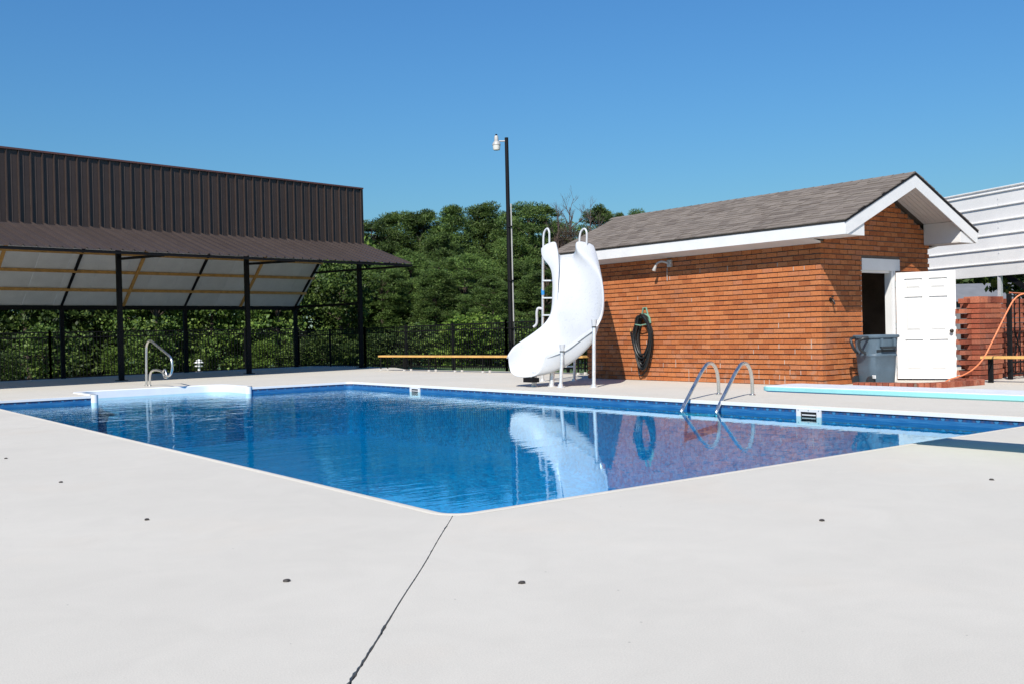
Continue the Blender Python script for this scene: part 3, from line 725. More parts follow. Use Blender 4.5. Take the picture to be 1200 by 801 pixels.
t = MB(); t.loft([[cw(p) for p in canring(*q)] for q in prof], caps=True); t.build('body', 'can', tc, smooth=True)
def cbox(x0, x1, y0, y1, z0, z1):
    mb = MB(); mb.box(x0, x1, y0, y1, z0, z1); mb.v = [tuple(cw(p)) for p in mb.v]; return mb
for sx in (-.13, .13): cbox(sx - .02, sx + .02, -.345, -.27, .70, .84).build('handle_strut', 'can', tc)
cbox(-.15, .15, -.36, -.325, .655, .70).build('grip', 'candark', tc, bevel=.01)
cbox(-.2, .2, -.285, -.268, .60, .645).build('recess_shade_strip', 'candark', tc)  # raised dark strip, the shade of a recess put into its colour
t = MB(); t.tube([cw(p) for p in crom([(-.30, -.2, .86), (-.42, -.18, .84), (-.45, -.12, .78), (-.41, -.1, .66), (-.32, -.12, .58)], 4)], .026, 8); t.build('lid_hinge_handle', 'candark', tc, smooth=True)
t = MB(); t.tube([cw(p) for p in crom([(-.30, .16, .86), (-.42, .14, .84), (-.45, .1, .78), (-.41, .08, .66), (-.32, .1, .58)], 4)], .026, 8); t.build('lid_hinge_handle', 'candark', tc, smooth=True)
for yy in (-.2, .2):
    t = MB(); t.tube([cw((-.27, yy - .03, .09)), cw((-.27, yy + .03, .09))], .09, 16); t.build('wheel', 'candark', tc)
cbox(-.262, -.245, -.30, -.22, .14, .20).build('sticker', 'sticker', tc)

# ------------------------------------------------------------------ pierced brick screen, gate, right bench, cord
sc = thing('brick_screen_wall', 'low pierced red brick screen wall with a solid pier behind the open door', 'wall', (15.4, 4.55, 0))
sk = random.Random(31); bm_s = []
SC = .0955
for k in range(15):
    z = .01 + k * SC
    for xs, xe in ((14.66, 14.9), (15.82, 18.4)):
        x = xs + (0 if k % 2 else .17)
        while x < xe:
            L_ = min(.235, xe - x)
            if L_ > .06 and x > 14.6:
                bm_s.append((x, L_, 4.62, .11, z, .080)); bm_s.append((x + .12, min(.33, xe - x), 4.75, .11, z, .088))  # back layer of bricks added so the piercings close in shadow
            x += .235 + .105
    for side in ((0, 1),):
        x = 14.9
        lay_ = ((.0, .45), (.45, .47)) if k % 2 else ((0, .22), (.22, .46), (.68, .24))
        for a, L_ in lay_: bm_s.append((x + a + .004, L_ - .012 - (.08 if (k % 2 == 0 and a > .5) else 0), 4.46, .30, z, .080))
for xs, xe, y, dz in ((14.66, 14.9, 4.62, 0), (14.9, 15.82, 4.46, .035), (15.82, 18.4, 4.62, .0)):
    x = xs
    while x < xe - .03: bm_s.append((x, min(.105, xe - x) - .008, y, .12 if y > 4.5 else .30, .01 + 15 * SC, .085 + dz)); x += .108
for x, L_, y, d, z, h in bm_s:
    inst('brick', unit_box('screen_brick', L_, d, h, 'redbrick'), sc, (x + L_ / 2, y + d / 2 + sk.uniform(-.003, .003), z + h / 2))
t = MB(); t.box(14.95, 15.76, 4.49, 4.73, 0, 15 * SC); t.build('pier_core', 'mortar', sc)
gt = thing('metal_gate', 'black metal bar gate with decorative bars before the brick screen', 'gate', (15.55, 4.2, 0))
def member(nm, a, b, w, par, mat='black'): t = MB(); t.bar(a, b, w, w); return t.build(nm, mat, par)
GX0, GX1, GY = 15.50, 17.3, 4.20
for x in (GX0, GX1): member('gate_post', (x, GY, 0), (x, GY, 1.60), .07, gt)
for z in (1.56, .32, .10): member('rail', (GX0, GY, z), (GX1, GY, z), .032, gt)
x = GX0 + .2
while x < GX1 - .05: member('bar', (x, GY, .1), (x, GY, 1.56), .018, gt); x += .2
for i in range(3):
    x = GX0 + .3 + i * .5
    member('scroll_bar', (x - .15, GY - .012, .45), (x + .1, GY - .012, .95), .02, gt); member('scroll_bar', (x + .1, GY - .012, .45), (x - .15, GY - .012, .95), .02, gt)
bn2 = thing('bench', 'short yellow plank bench with black legs beside the metal gate', 'bench', (14.4, 3.2, 0), 'plank benches around the deck')
t = MB(); t.bar((14.33, 4.12, .455), (14.62, 1.9, .455), .24, .045); t.build('plank', 'plank', bn2)
for f_ in (.06, .5, .94):
    p = Vector((14.33, 4.12, 0)).lerp(Vector((14.62, 1.9, 0)), f_); t = MB(); t.bar((p.x, p.y, 0), (p.x, p.y, .43), .08, .05); t.build('leg', 'black', bn2)
CORD = [[13.30, 4.55, 0.012], [13.42, 4.50, 0.014], [13.52, 4.42, 0.03], [13.55, 4.30, 0.10], [13.59, 4.099, 0.165], [13.647, 3.92, 0.288], [13.70, 3.777, 0.468], [13.808, 3.677, 0.745], [13.92, 3.594, 1.009], [14.033, 3.511, 1.273], [14.119, 3.447, 1.448], [14.216, 3.375, 1.542], [14.4, 3.3, 1.57], [14.9, 3.6, 1.575], [15.5, 4.15, 1.615], [15.62, 4.25, 1.60], [15.65, 4.27, 1.3], [15.66, 4.29, .9]]
t = MB(); t.tube(crom(CORD, 5), .0125, 8); tag(t.build('extension_cord', 'orange', loc=(13.5, 4.2, 0), smooth=True), 'orange cord rising from the brick curb towards the gate', 'cord')

# ------------------------------------------------------------------ white metal carport behind
cpt = thing('carport', 'white ribbed metal carport wall behind the pool house, open below', 'carport', (18.255, 5.958, 0))
cdv = Vector((.347, .938, 0)).normalized(); cnv = Vector((-cdv.y, cdv.x, 0)); cp0 = Vector((18.255, 5.958, 0))
ZB, ZT, rib = 2.07, 3.985, .305
k = 0; z = ZB
while z < ZT - .02:
    z1 = min(z + rib, ZT); t = MB()
    # one sheet strip: flat pan, small swage, then the raised rib at its upper edge
    pr_ = [(.0, z), (0, z1 - .036), (.026, z1 - .03), (.028, z1 - .012), (.0, z1 - .001)]
    t.loft([[cp0 + cdv * a + cnv * p[0] + Vector((0, 0, p[1])) for p in pr_] for a in (-8.5, 5.2)], closed=False)
    o = t.build('siding_strip', 'siding', cpt); z = z1
    so = o.modifiers.new('thick', 'SOLIDIFY'); so.thickness = .004
t = MB(); bk = -cnv
t.loft([[cp0 + cdv * a + bk * .0 + Vector((0, 0, ZT)), cp0 + cdv * a + bk * 3.0 + Vector((0, 0, ZT + .35)), cp0 + cdv * a + bk * 6 + Vector((0, 0, ZT - .1))] for a in (-8.5, 5.2)], closed=False)
o = t.build('roof_sheet', 'siding', cpt); so = o.modifiers.new('thick', 'SOLIDIFY'); so.thickness = .02; so.offset = -1
for a in (-8.3, -5.6, -2.9, -.23, 2.5, 5.0):
    for dpt_ in (.06, 5.9):
        p = cp0 + cdv * a + bk * dpt_; t = MB(); t.bar((p.x, p.y, -.3), (p.x, p.y, ZT - .14), .07, .09); t.build('post', 'galv', cpt)
for dz in (.55, 1.1, 1.6):
    for a in (-.28,):
        for q in (-.06, .06):
            p = cp0 + cdv * (a) + cnv * .004 + Vector((0, 0, ZB + dz + q)); t = MB(); t.tube([p, p + cnv * .01], .009, 6); t.build('screw', 'galv', cpt)
a_ = cp0 + cdv * -.35 + bk * .12 + Vector((0, 0, ZB + .02)); b_ = cp0 + cdv * -1.6 + bk * .12 + Vector((0, 0, 1.35))
t = MB(); t.bar(a_, b_, .06, .1); t.build('diagonal_brace', 'black', cpt)
# far house roof
fh = thing('far_house', 'distant house with grey roof seen under the carport', 'building', (31, 12, -.6))
t = MB(); t.prism([(28.6, 13.6), (32.4, 10.3), (35, 13.3), (31.2, 16.6)], -1, 1.75); t.build('wall', 'farroof', fh)
c1, c2, c3, c4 = (28.3, 13.6), (32.4, 10.0), (35.3, 13.3), (31.2, 16.9)
t = MB(); r1, r2 = (30.2, 14.6), (33.2, 12.0)
t.add([(*c1, 1.78), (*c2, 1.78), (*c3, 1.78), (*c4, 1.78), (*r1, 2.45), (*r2, 2.45)], [(0, 1, 5, 4), (1, 2, 5), (2, 3, 4, 5), (3, 0, 4)]); t.build('roof', 'farroof', fh)

# ------------------------------------------------------------------ diving board
db = thing('diving_board', 'low white diving board with turquoise edge reaching over the water', 'diving board', (4.95, -1.7, 0))
BX0, BX1, BY0, BY1, BZ = 4.66, 5.24, -2.0, 1.40, .455
def bring(ins, z, tip):
    w0, w1 = BX0 + ins, BX1 - ins
    r_ = .10
    return [(w0, BY0 + ins, z), (w1, BY0 + ins, z)] + [(x, y, z) for x, y in arc(w1 - r_, BY1 - ins - r_, r_, 0, 90, 5)] + [(x, y, z) for x, y in arc(w0 + r_, BY1 - ins - r_, r_, 90, 180, 5)]
t = MB(); t.loft([bring(.02, BZ, 0), bring(.0, BZ + .012, 0), bring(0, BZ + .046, 0), bring(.006, BZ + .05, 0)], caps=True); t.build('board', 'turq', db, bevel=0)
t = MB(); t.loft([bring(.012, BZ + .0495, 0), bring(.02, BZ + .055, 0)], caps=True); t.build('tread', 'whitepaint', db)
for x in (BX0 + .06, BX1 - .06):
    t = MB(); t.tube(crom([(x, -1.95, .0), (x, -1.93, .25), (x, -1.85, .40), (x, -1.72, .43), (x, -1.45, .435)], 5), .03, 10); t.build('support_leg', 'steel', db, smooth=True)
    t = MB(); t.tube([(x, -1.5, 0), (x, -1.5, .43)], .026, 10); t.build('support_leg', 'steel', db, smooth=True)
MB().box(BX0 - .02, BX1 + .02, -1.56, -1.46, .43, .453).build('crossbar', 'steel', db)

# ------------------------------------------------------------------ pool ladder and step handrail
lad = thing('pool_ladder', 'stainless steel pool ladder with two bent rails on the building side', 'ladder', (8.7, 5.45, 0))
for (sx, sy), (wx, wy) in (((9.32, 5.97), (7.90, 5.47)), ((9.45, 5.38), (8.07, 4.93))):
    S_ = Vector((sx, sy, 0)); Wt = Vector((wx, wy, 0)); d = Wt - S_
    f = lambda a, z: S_ + d * a + Vector((0, 0, z))
    pth = [f(0, -.05), f(0.0, .12), f(.015, .30), f(.07, .44), f(.17, .52), f(.29, .525), f(.40, .46), f(.55, .33), f(.97, -.10), f(1.01, -.2), f(1.02, -.26)]
    t = MB(); t.tube(crom(pth, 5), .029, 12); t.build('rail', 'steel', lad, smooth=True)
    t = MB(); t.lathe((sx, sy, .001), [(.05, 0), (.05, .012), (.035, .02), (.026, .03)], 16); t.build('escutcheon', 'steel', lad, smooth=True)
for z, mm in ((-.20, 'whitepaint'),):
    t = MB(); t.bar((7.86, 5.47, z), (8.03, 4.93, z), .09, .03); t.build('tread', mm, lad)
hr_ = thing('step_handrail', 'stainless figure four handrail standing at the white pool steps', 'handrail', (4.36, 19.85, 0))
HP = [(19.86, -.05), (19.845, .3), (19.80, .85), (19.75, 1.0), (19.60, 1.085), (19.42, 1.085), (19.2, 1.03), (18.25, .775), (18.02, .69), (17.95, .58), (17.96, .42), (18.10, .30), (18.33, .275), (18.55, .33), (18.77, .385), (19.1, .40), (19.4, .375), (19.55, .28), (19.59, .12), (19.60, -.05)]
t = MB(); t.tube(crom([(4.36, y, z) for y, z in HP], 4), .027, 12); t.build('rail', 'steel', hr_, smooth=True)
t = MB(); t.tube(crom([(4.36, 18.33, .275), (4.36, 18.45, .42), (4.36, 18.6, .36), (4.36, 18.5, .24), (4.36, 18.3, .24)], 4), .02, 10); t.build('brace', 'steel', hr_, smooth=True)
for y in (19.86, 19.60):
    t = MB(); t.lathe((4.36, y, .001), [(.05, 0), (.05, .012), (.03, .025)], 14); t.build('escutcheon', 'steel', hr_, smooth=True)

# ------------------------------------------------------------------ water slide
sl = thing('water_slide', 'tall white curved pool slide with ladder and metal legs at the pool edge', 'slide', (9.6, 10.2, 0))
SECT = [[[10.278, 11.689, 2.928], [10.425, 11.389, 3.0], [10.647, 11.279, 2.687], [10.73, 11.03, 2.98], [11.052, 10.846, 2.94]], [[10.201, 11.557, 2.732], [10.36, 11.248, 2.768], [10.527, 11.117, 2.526], [10.574, 10.832, 2.76], [10.928, 10.623, 2.718]], [[10.205, 11.299, 2.477], [10.278, 11.118, 2.485], [10.385, 10.907, 2.222], [10.468, 10.532, 2.485], [10.687, 10.301, 2.439]], [[10.138, 11.158, 2.178], [10.166, 11.01, 2.153], [10.222, 10.649, 1.851], [10.324, 10.197, 2.162], [10.443, 9.98, 2.134]], [[10.027, 11.05, 1.849], [10.033, 10.919, 1.808], [10.02, 10.295, 1.452], [10.096, 9.801, 1.813], [10.156, 9.629, 1.788]], [[9.874, 10.974, 1.526], [9.904, 10.888, 1.488], [9.86, 10.098, 1.122], [9.846, 9.485, 1.514], [9.857, 9.35, 1.476]], [[9.699, 10.979, 1.298], [9.708, 10.908, 1.243], [9.741, 9.997, 0.85], [9.659, 9.436, 1.264], [9.67, 9.338, 1.212]], [[9.457, 11.036, 1.109], [9.459, 10.971, 1.055], [9.587, 10.112, 0.6], [9.509, 9.673, 1.054], [9.515, 9.606, 0.995]], [[9.217, 11.092, 0.948], [9.219, 11.039, 0.904], [9.412, 10.307, 0.417], [9.344, 9.923, 0.851], [9.35, 9.855, 0.792]], [[9.007, 11.124, 0.822], [9.016, 11.08, 0.778], [9.204, 10.489, 0.286], [9.206, 10.154, 0.747], [9.212, 10.085, 0.688]], [[8.846, 11.12, 0.636], [8.855, 11.075, 0.61], [8.932, 10.671, 0.209], [9.115, 10.285, 0.665], [9.135, 10.244, 0.631]]]
cols = [crom([s[i] for s in SECT], 6) for i in range(5)]
rings = []; nsec = len(cols[0])
for i_, (Lo, L_, F, Rr, Ro) in enumerate(zip(*cols)):
    wr = min(1, max(0, (i_ / (nsec - 1) - .03) / .30)); wr = wr * wr * (3 - 2 * wr)
    Ro = Ro + (Ro - L_).normalized() * .03 * wr + Vector((0, 0, -.03)) * wr; Rr = Rr.lerp(Ro.lerp(Rr, .15), wr)
    mid = (L_ + Rr) / 2; S_ = (L_ - Rr) / 2; D_ = F - mid; w = min(1, max(0, (i_ / (nsec - 1) - .38) / .2))
    So = Vector((S_.x, S_.y, 0)).normalized()
    Lo2 = Lo.lerp(L_ + So * .035 + Vector((0, 0, -.045)), w); Ro2 = Ro.lerp(Rr - So * .035 + Vector((0, 0, -.045)), w)
    up_ = Vector((0, 0, .012))
    ctl = [Lo2 - Vector((0, 0, .05)) * (1 - w), Lo2.lerp(L_, .35) + up_, L_ + up_, mid + S_ * .90 + D_ * .42, mid + S_ * .70 + D_ * .83, mid + S_ * .32 + D_ * 1.0, mid - S_ * .32 + D_ * 1.0, mid - S_ * .70 + D_ * .83, mid - S_ * .90 + D_ * .42,
           Rr + up_, Ro2.lerp(Rr, .35) + up_, Ro2 - Vector((0, 0, .05)) * (1 - w)]
    rings.append(crom(ctl, 3))
t = MB(); t.loft(rings, closed=False); ch = t.build('chute', 'slide', sl)
ch.data.polygons.foreach_set('use_smooth', [True] * len(ch.data.polygons))
so = ch.modifiers.new('thick', 'SOLIDIFY'); so.thickness = .022; so.offset = 0
sb = ch.modifiers.new('sub', 'SUBSURF'); sb.levels = 1; sb.render_levels = 1
def leg(nm, b, tp, r_=.036, mat='galv', flange=True):
    t = MB(); t.tube([b, tp], r_, 12); o = t.build(nm, mat, sl, smooth=True)
    if flange:
        t = MB(); t.lathe((b[0], b[1], 0), [(.085, 0), (.085, .015), (.055, .02), (.05, .06), (.037, .065)], 16); t.build('base_flange', 'galv', sl, smooth=True)
leg('leg', (9.267, 9.939, 0), (9.30, 9.90, .80)); leg('leg', (9.608, 9.347, 0), (9.64, 9.335, 1.26))
leg('leg', (9.367, 10.335, 0), (9.40, 10.33, .45), .05); leg('leg', (9.181, 10.662, 0), (9.15, 10.60, .30), .05)
for p in ((9.30, 9.90, .74), (9.64, 9.335, 1.20)):
    t = MB(); t.tube([(p[0], p[1], p[2] - .03), (p[0], p[1], p[2] + .1)], [.045, .06], 12); t.build('leg_socket', 'slide', sl, smooth=True)
    t = MB(); t.tube([(p[0], p[1], p[2] - .045), (p[0], p[1], p[2] - .03)], .05, 12); t.build('leg_collar', 'black', sl)
MB().box(8.95, 9.12, 10.42, 10.72, .10, .19).build('nose_bracket', 'black', sl)
lf, rf = Vector((10.66, 12.21, 0)), Vector((11.02, 11.55, 0)); lt_, rt_ = Vector((10.42, 11.80, 2.72)), Vector((10.92, 11.22, 2.70))
for b, tp in ((lf, lt_), (rf, rt_)):
    t = MB(); t.tube([b, b.lerp(tp, .5), tp], .03, 12); t.build('ladder_rail', 'galv', sl, smooth=True)
    t = MB(); t.lathe((b.x, b.y, 0), [(.08, 0), (.08, .015), (.05, .02), (.045, .05)], 14); t.build('base_flange', 'galv', sl, smooth=True)
for k in range(6):
    f_ = .12 + k * .138; t = MB(); t.bar(lf.lerp(lt_, f_), rf.lerp(rt_, f_), .085, .03); t.build('ladder_tread', 'galv', sl)
HANDL = [[10.317, 11.659, 2.85], [10.326, 11.656, 3.129], [10.348, 11.64, 3.249], [10.366, 11.564, 3.307], [10.362, 11.503, 3.227], [10.363, 11.501, 3.117], [10.358, 11.502, 2.88]]
HANDR = [[10.804, 11.035, 2.82], [10.813, 11.031, 3.075], [10.841, 11.011, 3.211], [10.867, 10.929, 3.262], [10.866, 10.865, 3.189], [10.868, 10.863, 3.062], [10.856, 10.869, 2.84]]
for h in (HANDL, HANDR):
    t = MB(); t.tube(crom(h, 5), .022, 10); t.build('handle', 'slide', sl, smooth=True)
# recess behind the left ear, water line pipe and sticker on the ladder
t = MB(); t.tube(crom([lf.lerp(lt_, .585) + Vector((-.01, .02, 0)), lf.lerp(lt_, .585) + Vector((-.07, .08, .01)), lf.lerp(lt_, .55) + Vector((-.09, .10, 0)), lf.lerp(lt_, .47) + Vector((-.09, .10, 0)), lf.lerp(lt_, .44) + Vector((-.14, .15, 0))], 4), .03, 10); t.build('water_pipe', 'slide', sl, smooth=True)
q0 = lf.lerp(lt_, .72); t = MB(); t.tube([q0 - Vector((0, 0, .06)), q0 + Vector((0, 0, .07))], .036, 10); t.build('sticker', 'turqlabel', sl)
pl = MB(); pl.bar((10.47, 11.62, 2.64), (10.86, 11.15, 2.64), .34, .03); pl.build('platform', 'slide', sl)

# ------------------------------------------------------------------ shade pavilion
P2 = Vector((8.995, 24.647, 0)); pd = Vector((math.cos(R(10)), math.sin(R(10)), 0)); pw = Vector((-math.sin(R(10)), math.cos(R(10)), 0))
def pp(t, d, z): return P2 + pd * t + pw * d + Vector((0, 0, z))
pav = thing('shade_pavilion', 'long dark brown metal shade pavilion with tall ribbed front and open sides', 'pavilion', tuple(P2))
TS = [-12.5, -8.31, -4.12, 0, 4.45]; T0, T1 = -12.62, 4.60; ZTOP, ZPB, ZC, EO2, DB, ZBk = 6.12, 4.25, 3.40, 2.6, 3.8, 2.22
def pbar(nm, a, b, w, h, mat='black', par=None):
    t = MB(); t.bar(a, b, w, h); return t.build(nm, mat, par or pav)
for tt in TS:
    pbar('post', pp(tt, 0, 0), pp(tt, 0, ZTOP - .1), .13, .13); pbar('post', pp(tt, DB, -.14), pp(tt, DB, ZBk - .05), .12, .12)
    MB().prism([tuple(pp(tt + a, b, 0))[:2] for a, b in ((-.13, -.13), (.13, -.13), (.13, .13), (-.13, .13))], .001, .02).build('base_plate', 'black', pav)
    pbar('rafter', pp(tt, DB + .1, ZBk - .06), pp(tt, .05, ZTOP - .16), .07, .10)
    last = tt > 4
    if last: pbar('tie_beam', pp(tt, 0, ZBk - .02), pp(tt, DB, ZBk - .02), .06, .09)
    pbar('canopy_arm', pp(tt, -EO2 + .05, ZC - .07), pp(tt, 2.55 if last else -.05, ZC + .0), .05, .07)
for a, b in zip(TS[:-1], TS[1:]):
    mt_ = (a + b) / 2 - .1; pbar('wood_rafter', pp(mt_, DB - .02, ZBk + .0), pp(mt_, .1, ZTOP - .22), .09, .05, 'pine_wood')
pbar('eave_beam', pp(T0, DB, ZBk - .06), pp(T1, DB, ZBk - .06), .08, .13)
for f_ in (.135, .27, .405, .54, .68, .82):
    d = DB * (1 - f_); z = ZBk + (ZTOP - ZBk) * f_ - .06
    pbar('purlin', pp(T0, d, z), pp(T1, d, z), .045, .09, 'pine_wood')
sp_ = .3055; nrib = int((T1 - T0) / sp_)
def ribbed(a0, a1, b0, b1, nrm_, mat, nm, par):      # a strip with one raised rib at its left edge
    a0, a1, b0, b1 = (Vector(q) for q in (a0, a1, b0, b1)); n_ = Vector(nrm_)
    t = MB(); dirx = (a1 - a0); W_ = dirx.length; dirx.normalize()
    pr_ = [(0, 0), (.012, .045), (.036, .045), (.048, 0), (W_ * .48, 0), (W_ * .50, .005), (W_ * .56, .005), (W_ * .58, 0), (W_, 0)]
    t.loft([[p + dirx * q + n_ * h for q, h in pr_] for p in (a0, b0)], closed=False)
    o = t.build(nm, mat, par); s_ = o.modifiers.new('thick', 'SOLIDIFY'); s_.thickness = .003; s_.offset = -1; return o
cn = (pp(0, -1, 1) - pp(0, 0, 1)); sl_n = (pw * -(ZPB - ZC) + Vector((0, 0, EO2))).normalized()
for k in range(nrib + 1):
    a = T0 + k * sp_; b = min(a + sp_ - .001, T1)
    if b - a < .1: continue
    ribbed(pp(a, -.085, ZPB - .02), pp(b, -.085, ZPB - .02), pp(a, -.085, ZTOP), pp(b, -.085, ZTOP), -pw, 'brownmetal', 'siding_panel', pav)
    ribbed(pp(a, -EO2, ZC), pp(b, -EO2, ZC), pp(a, -.10, ZPB - .02), pp(b, -.10, ZPB - .02), sl_n, 'browncanopy', 'canopy_panel', pav)
    if k % 3 == 0:
        b3 = min(T0 + (k + 3) * sp_ - .006, T1); t = MB()
        up_ = (pw * (ZTOP - ZBk) + Vector((0, 0, DB))).normalized() * .012
        q = [pp(a, DB + .35, ZBk - .35 * (ZTOP - ZBk) / DB), pp(b3, DB + .35, ZBk - .35 * (ZTOP - ZBk) / DB), pp(b3, 0, ZTOP), pp(a, 0, ZTOP)]
        q = [pp(a, DB + .12, ZBk - .12), pp(b3, DB + .12, ZBk - .12), pp(b3, 0.0, ZTOP), pp(a, 0.0, ZTOP)]
        t.add(q + [p + up_ for p in q], [(0, 1, 2, 3), (7, 6, 5, 4), (0, 4, 5, 1), (1, 5, 6, 2), (2, 6, 7, 3), (3, 7, 4, 0)]); t.build('roof_panel', 'roofunder', pav)
pbar('top_trim', pp(T0 - .01, -.06, ZTOP + .03), pp(T1 + .01, -.06, ZTOP + .03), .16, .05, 'redtrim')
pbar('corner_trim', pp(T1 + .012, -.05, ZPB - .03), pp(T1 + .012, -.05, ZTOP + .0), .10, .02, 'brownmetal')
pbar('corner_trim', pp(T0 - .012, -.05, ZPB - .03), pp(T0 - .012, -.05, ZTOP + .0), .10, .02, 'brownmetal')
pbar('front_beam', pp(T0, -EO2 + .04, ZC - .05), pp(T1, -EO2 + .04, ZC - .05), .05, .07)
pbar('front_purlin', pp(T0, -.9, ZC + .48), pp(T1, -.9, ZC + .48), .05, .09, 'pine_wood')
pbar('flashing', pp(T0, -.118, ZPB - .035), pp(T1, -.118, ZPB - .035), .03, .05, 'browncanopy')

# ------------------------------------------------------------------ fences
def fence(name, label, pts, h, z0s, post_step):
    f = thing(name, label, 'fence', (pts[0][0], pts[0][1], z0s[0]))
    pk = MB()
    for (a, b), (za, zb) in zip(zip(pts[:-1], pts[1:]), zip(z0s[:-1], z0s[1:])):
        a = Vector((a[0], a[1], za)); b = Vector((b[0], b[1], zb)); L_ = (b - a).length; n_ = max(1, round(L_ / post_step))
        for i in range(n_):
            p = a.lerp(b, i / n_); t = MB(); t.bar(p, p + Vector((0, 0, h + .06)), .06, .06); t.build('post', 'black', f)
        t = MB(); t.bar(b, b + Vector((0, 0, h + .06)), .06, .06); t.build('post', 'black', f)
        for zz in (h, h - .16, .12):
            t = MB(); t.bar(a + Vector((0, 0, zz)), b + Vector((0, 0, zz)), .03, .035); t.build('rail', 'black', f)
        m_ = int(L_ / .115)
        for i in range(1, m_):
            p = a.lerp(b, i / m_); pk.bar(p + Vector((0, 0, .06)), p + Vector((0, 0, h - .01)), .017, .017)
    tag(pk.build('pickets', 'black', f), kind='stuff')
q = lambda t, d: tuple(pp(t, d, 0))[:2]
fence('picket_fence', 'black metal picket fence behind the pavilion posts', [q(-16, 5.0), q(-4, 5.0), q(5.4, 5.0)], 1.55, [-.13, -.13, -.13], 2.4)
fence('picket_fence', 'black metal picket fence behind the long yellow bench', [q(5.4, 5.0), (13.85, 26.0), (14.05, 18), (14.25, 12.8)], 1.40, [-.10, -.06, -.02, -.02], 2.4)

# ------------------------------------------------------------------ long bench
bn = thing('bench', 'long low yellow plank bench by the fence left of the slide', 'bench', (12.6, 19.5, 0), 'plank benches around the deck')
bA, bB = Vector((12.36, 22.25, 0)), Vector((13.22, 13.6, 0))
bd = (bB - bA).normalized(); bs = Vector((bd.y, -bd.x, 0))
for k in range(3):
    a = bA.lerp(bB, k / 3) + bd * .003; b = bA.lerp(bB, (k + 1) / 3) - bd * .003
    for s_ in (-.075, .075):
        t = MB(); t.bar(a + bs * s_ + Vector((0, 0, .45)), b + bs * s_ + Vector((0, 0, .45)), .142, .05); t.build('plank', 'plank', bn)
for k in range(8):
    p = bA + bd * (.12 + k * 1.2)
    for s_ in (-.13, .13):
        t = MB(); t.bar(p + bs * s_, p + bs * s_ + Vector((0, 0, .42)), .03, .03); t.build('leg', 'black', bn)
        t = MB(); t.bar(p + bs * s_ + Vector((0, 0, .004)), p + bs * s_ + Vector((0, 0, .06)), .05, .05); t.build('foot', 'coping', bn)
    t = MB(); t.bar(p - bs * .13 + Vector((0, 0, .40)), p + bs * .13 + Vector((0, 0, .40)), .035, .035); t.build('crosspiece', 'black', bn)

# ------------------------------------------------------------------ light pole
lp = thing('light_pole', 'tall thin black pole carrying a dusk lamp behind the slide', 'light pole', (14.6, 18.52, 0))
PX, PY, PH = 14.62, 18.52, 6.86
t = MB(); t.tube([(PX, PY, -.3), (PX, PY, 3), (PX, PY, PH)], [.07, .065, .055], 12); t.build('pole', 'black', lp, smooth=True)
t = MB(); t.tube([(PX + .06, PY - .07, 0), (PX + .06, PY - .07, 4.9)], .02, 8); t.build('conduit', 'lampgrey', lp, smooth=True)
for z in (1.2, 2.6, 4.2):
    t = MB(); t.tube([(PX + .02, PY - .03, z), (PX + .02, PY - .03, z + .04)], .085, 12); t.build('strap', 'black', lp)
ax = Vector((-.794, .607, 0)); ax = Vector((-math.cos(A37), math.sin(A37), 0))
c0 = Vector((PX, PY, PH - .1))
t = MB(); t.tube([c0, c0 + ax * .22 + Vector((0, 0, .0))], .022, 8); t.build('arm', 'lampgrey', lp, smooth=True)
hc = c0 + ax * .30
t = MB(); t.lathe(tuple(hc), [(.02, .17), (.05, .16), (.062, .12), (.065, .0), (.10, -.04), (.125, -.10), (.125, -.12), (.11, -.12)][::-1], 18); t.build('lamp_housing', 'lampgrey', lp, smooth=True)
t = MB(); t.lathe(tuple(hc), [(.095, -.26), (.108, -.22), (.115, -.125)], 18); t.build('lamp_lens', 'lens', lp, smooth=True)
t = MB(); t.lathe(tuple(hc), [(.03, .165), (.032, .20), (.02, .21)], 10); t.build('photo_cell', 'black', lp)

# ------------------------------------------------------------------ deck anchors (cover anchors set in the concrete)
ANC = [((-1.405, 5.56), 'dark cover anchor in the deck nearest the left picture edge'), ((-1.412, 3.40), 'dark cover anchor on the left deck, second from the left'),
       ((-1.42, 1.23), 'dark cover anchor on the left deck, third from the left'), ((-1.43, -.80), 'dark cover anchor just left of the dark deck joint'),
       ((-.667, -1.55), 'dark cover anchor just right of the dark deck joint'), ((1.436, -1.60), 'dark cover anchor in the middle of the right deck'),
       ((3.487, -1.525), 'dark cover anchor on the deck in front of the board shadow')]
ar = random.Random(8)
for (x, y), lab in ANC:
    t = MB(); n_ = 11
    ringf = lambda r_, z, jt: [(x + r_ * ar.uniform(1 - jt, 1 + jt) * math.cos(2 * math.pi * i / n_), y + r_ * ar.uniform(1 - jt, 1 + jt) * math.sin(2 * math.pi * i / n_), z) for i in range(n_)]
    t.loft([ringf(.015, .001, .3), ringf(.014, .007, .3), ringf(.008, .011, .4)], caps=True)
    tag(t.build('deck_anchor', 'anchor', loc=(x, y, 0)), lab, 'anchor', 'cover anchors in the deck')

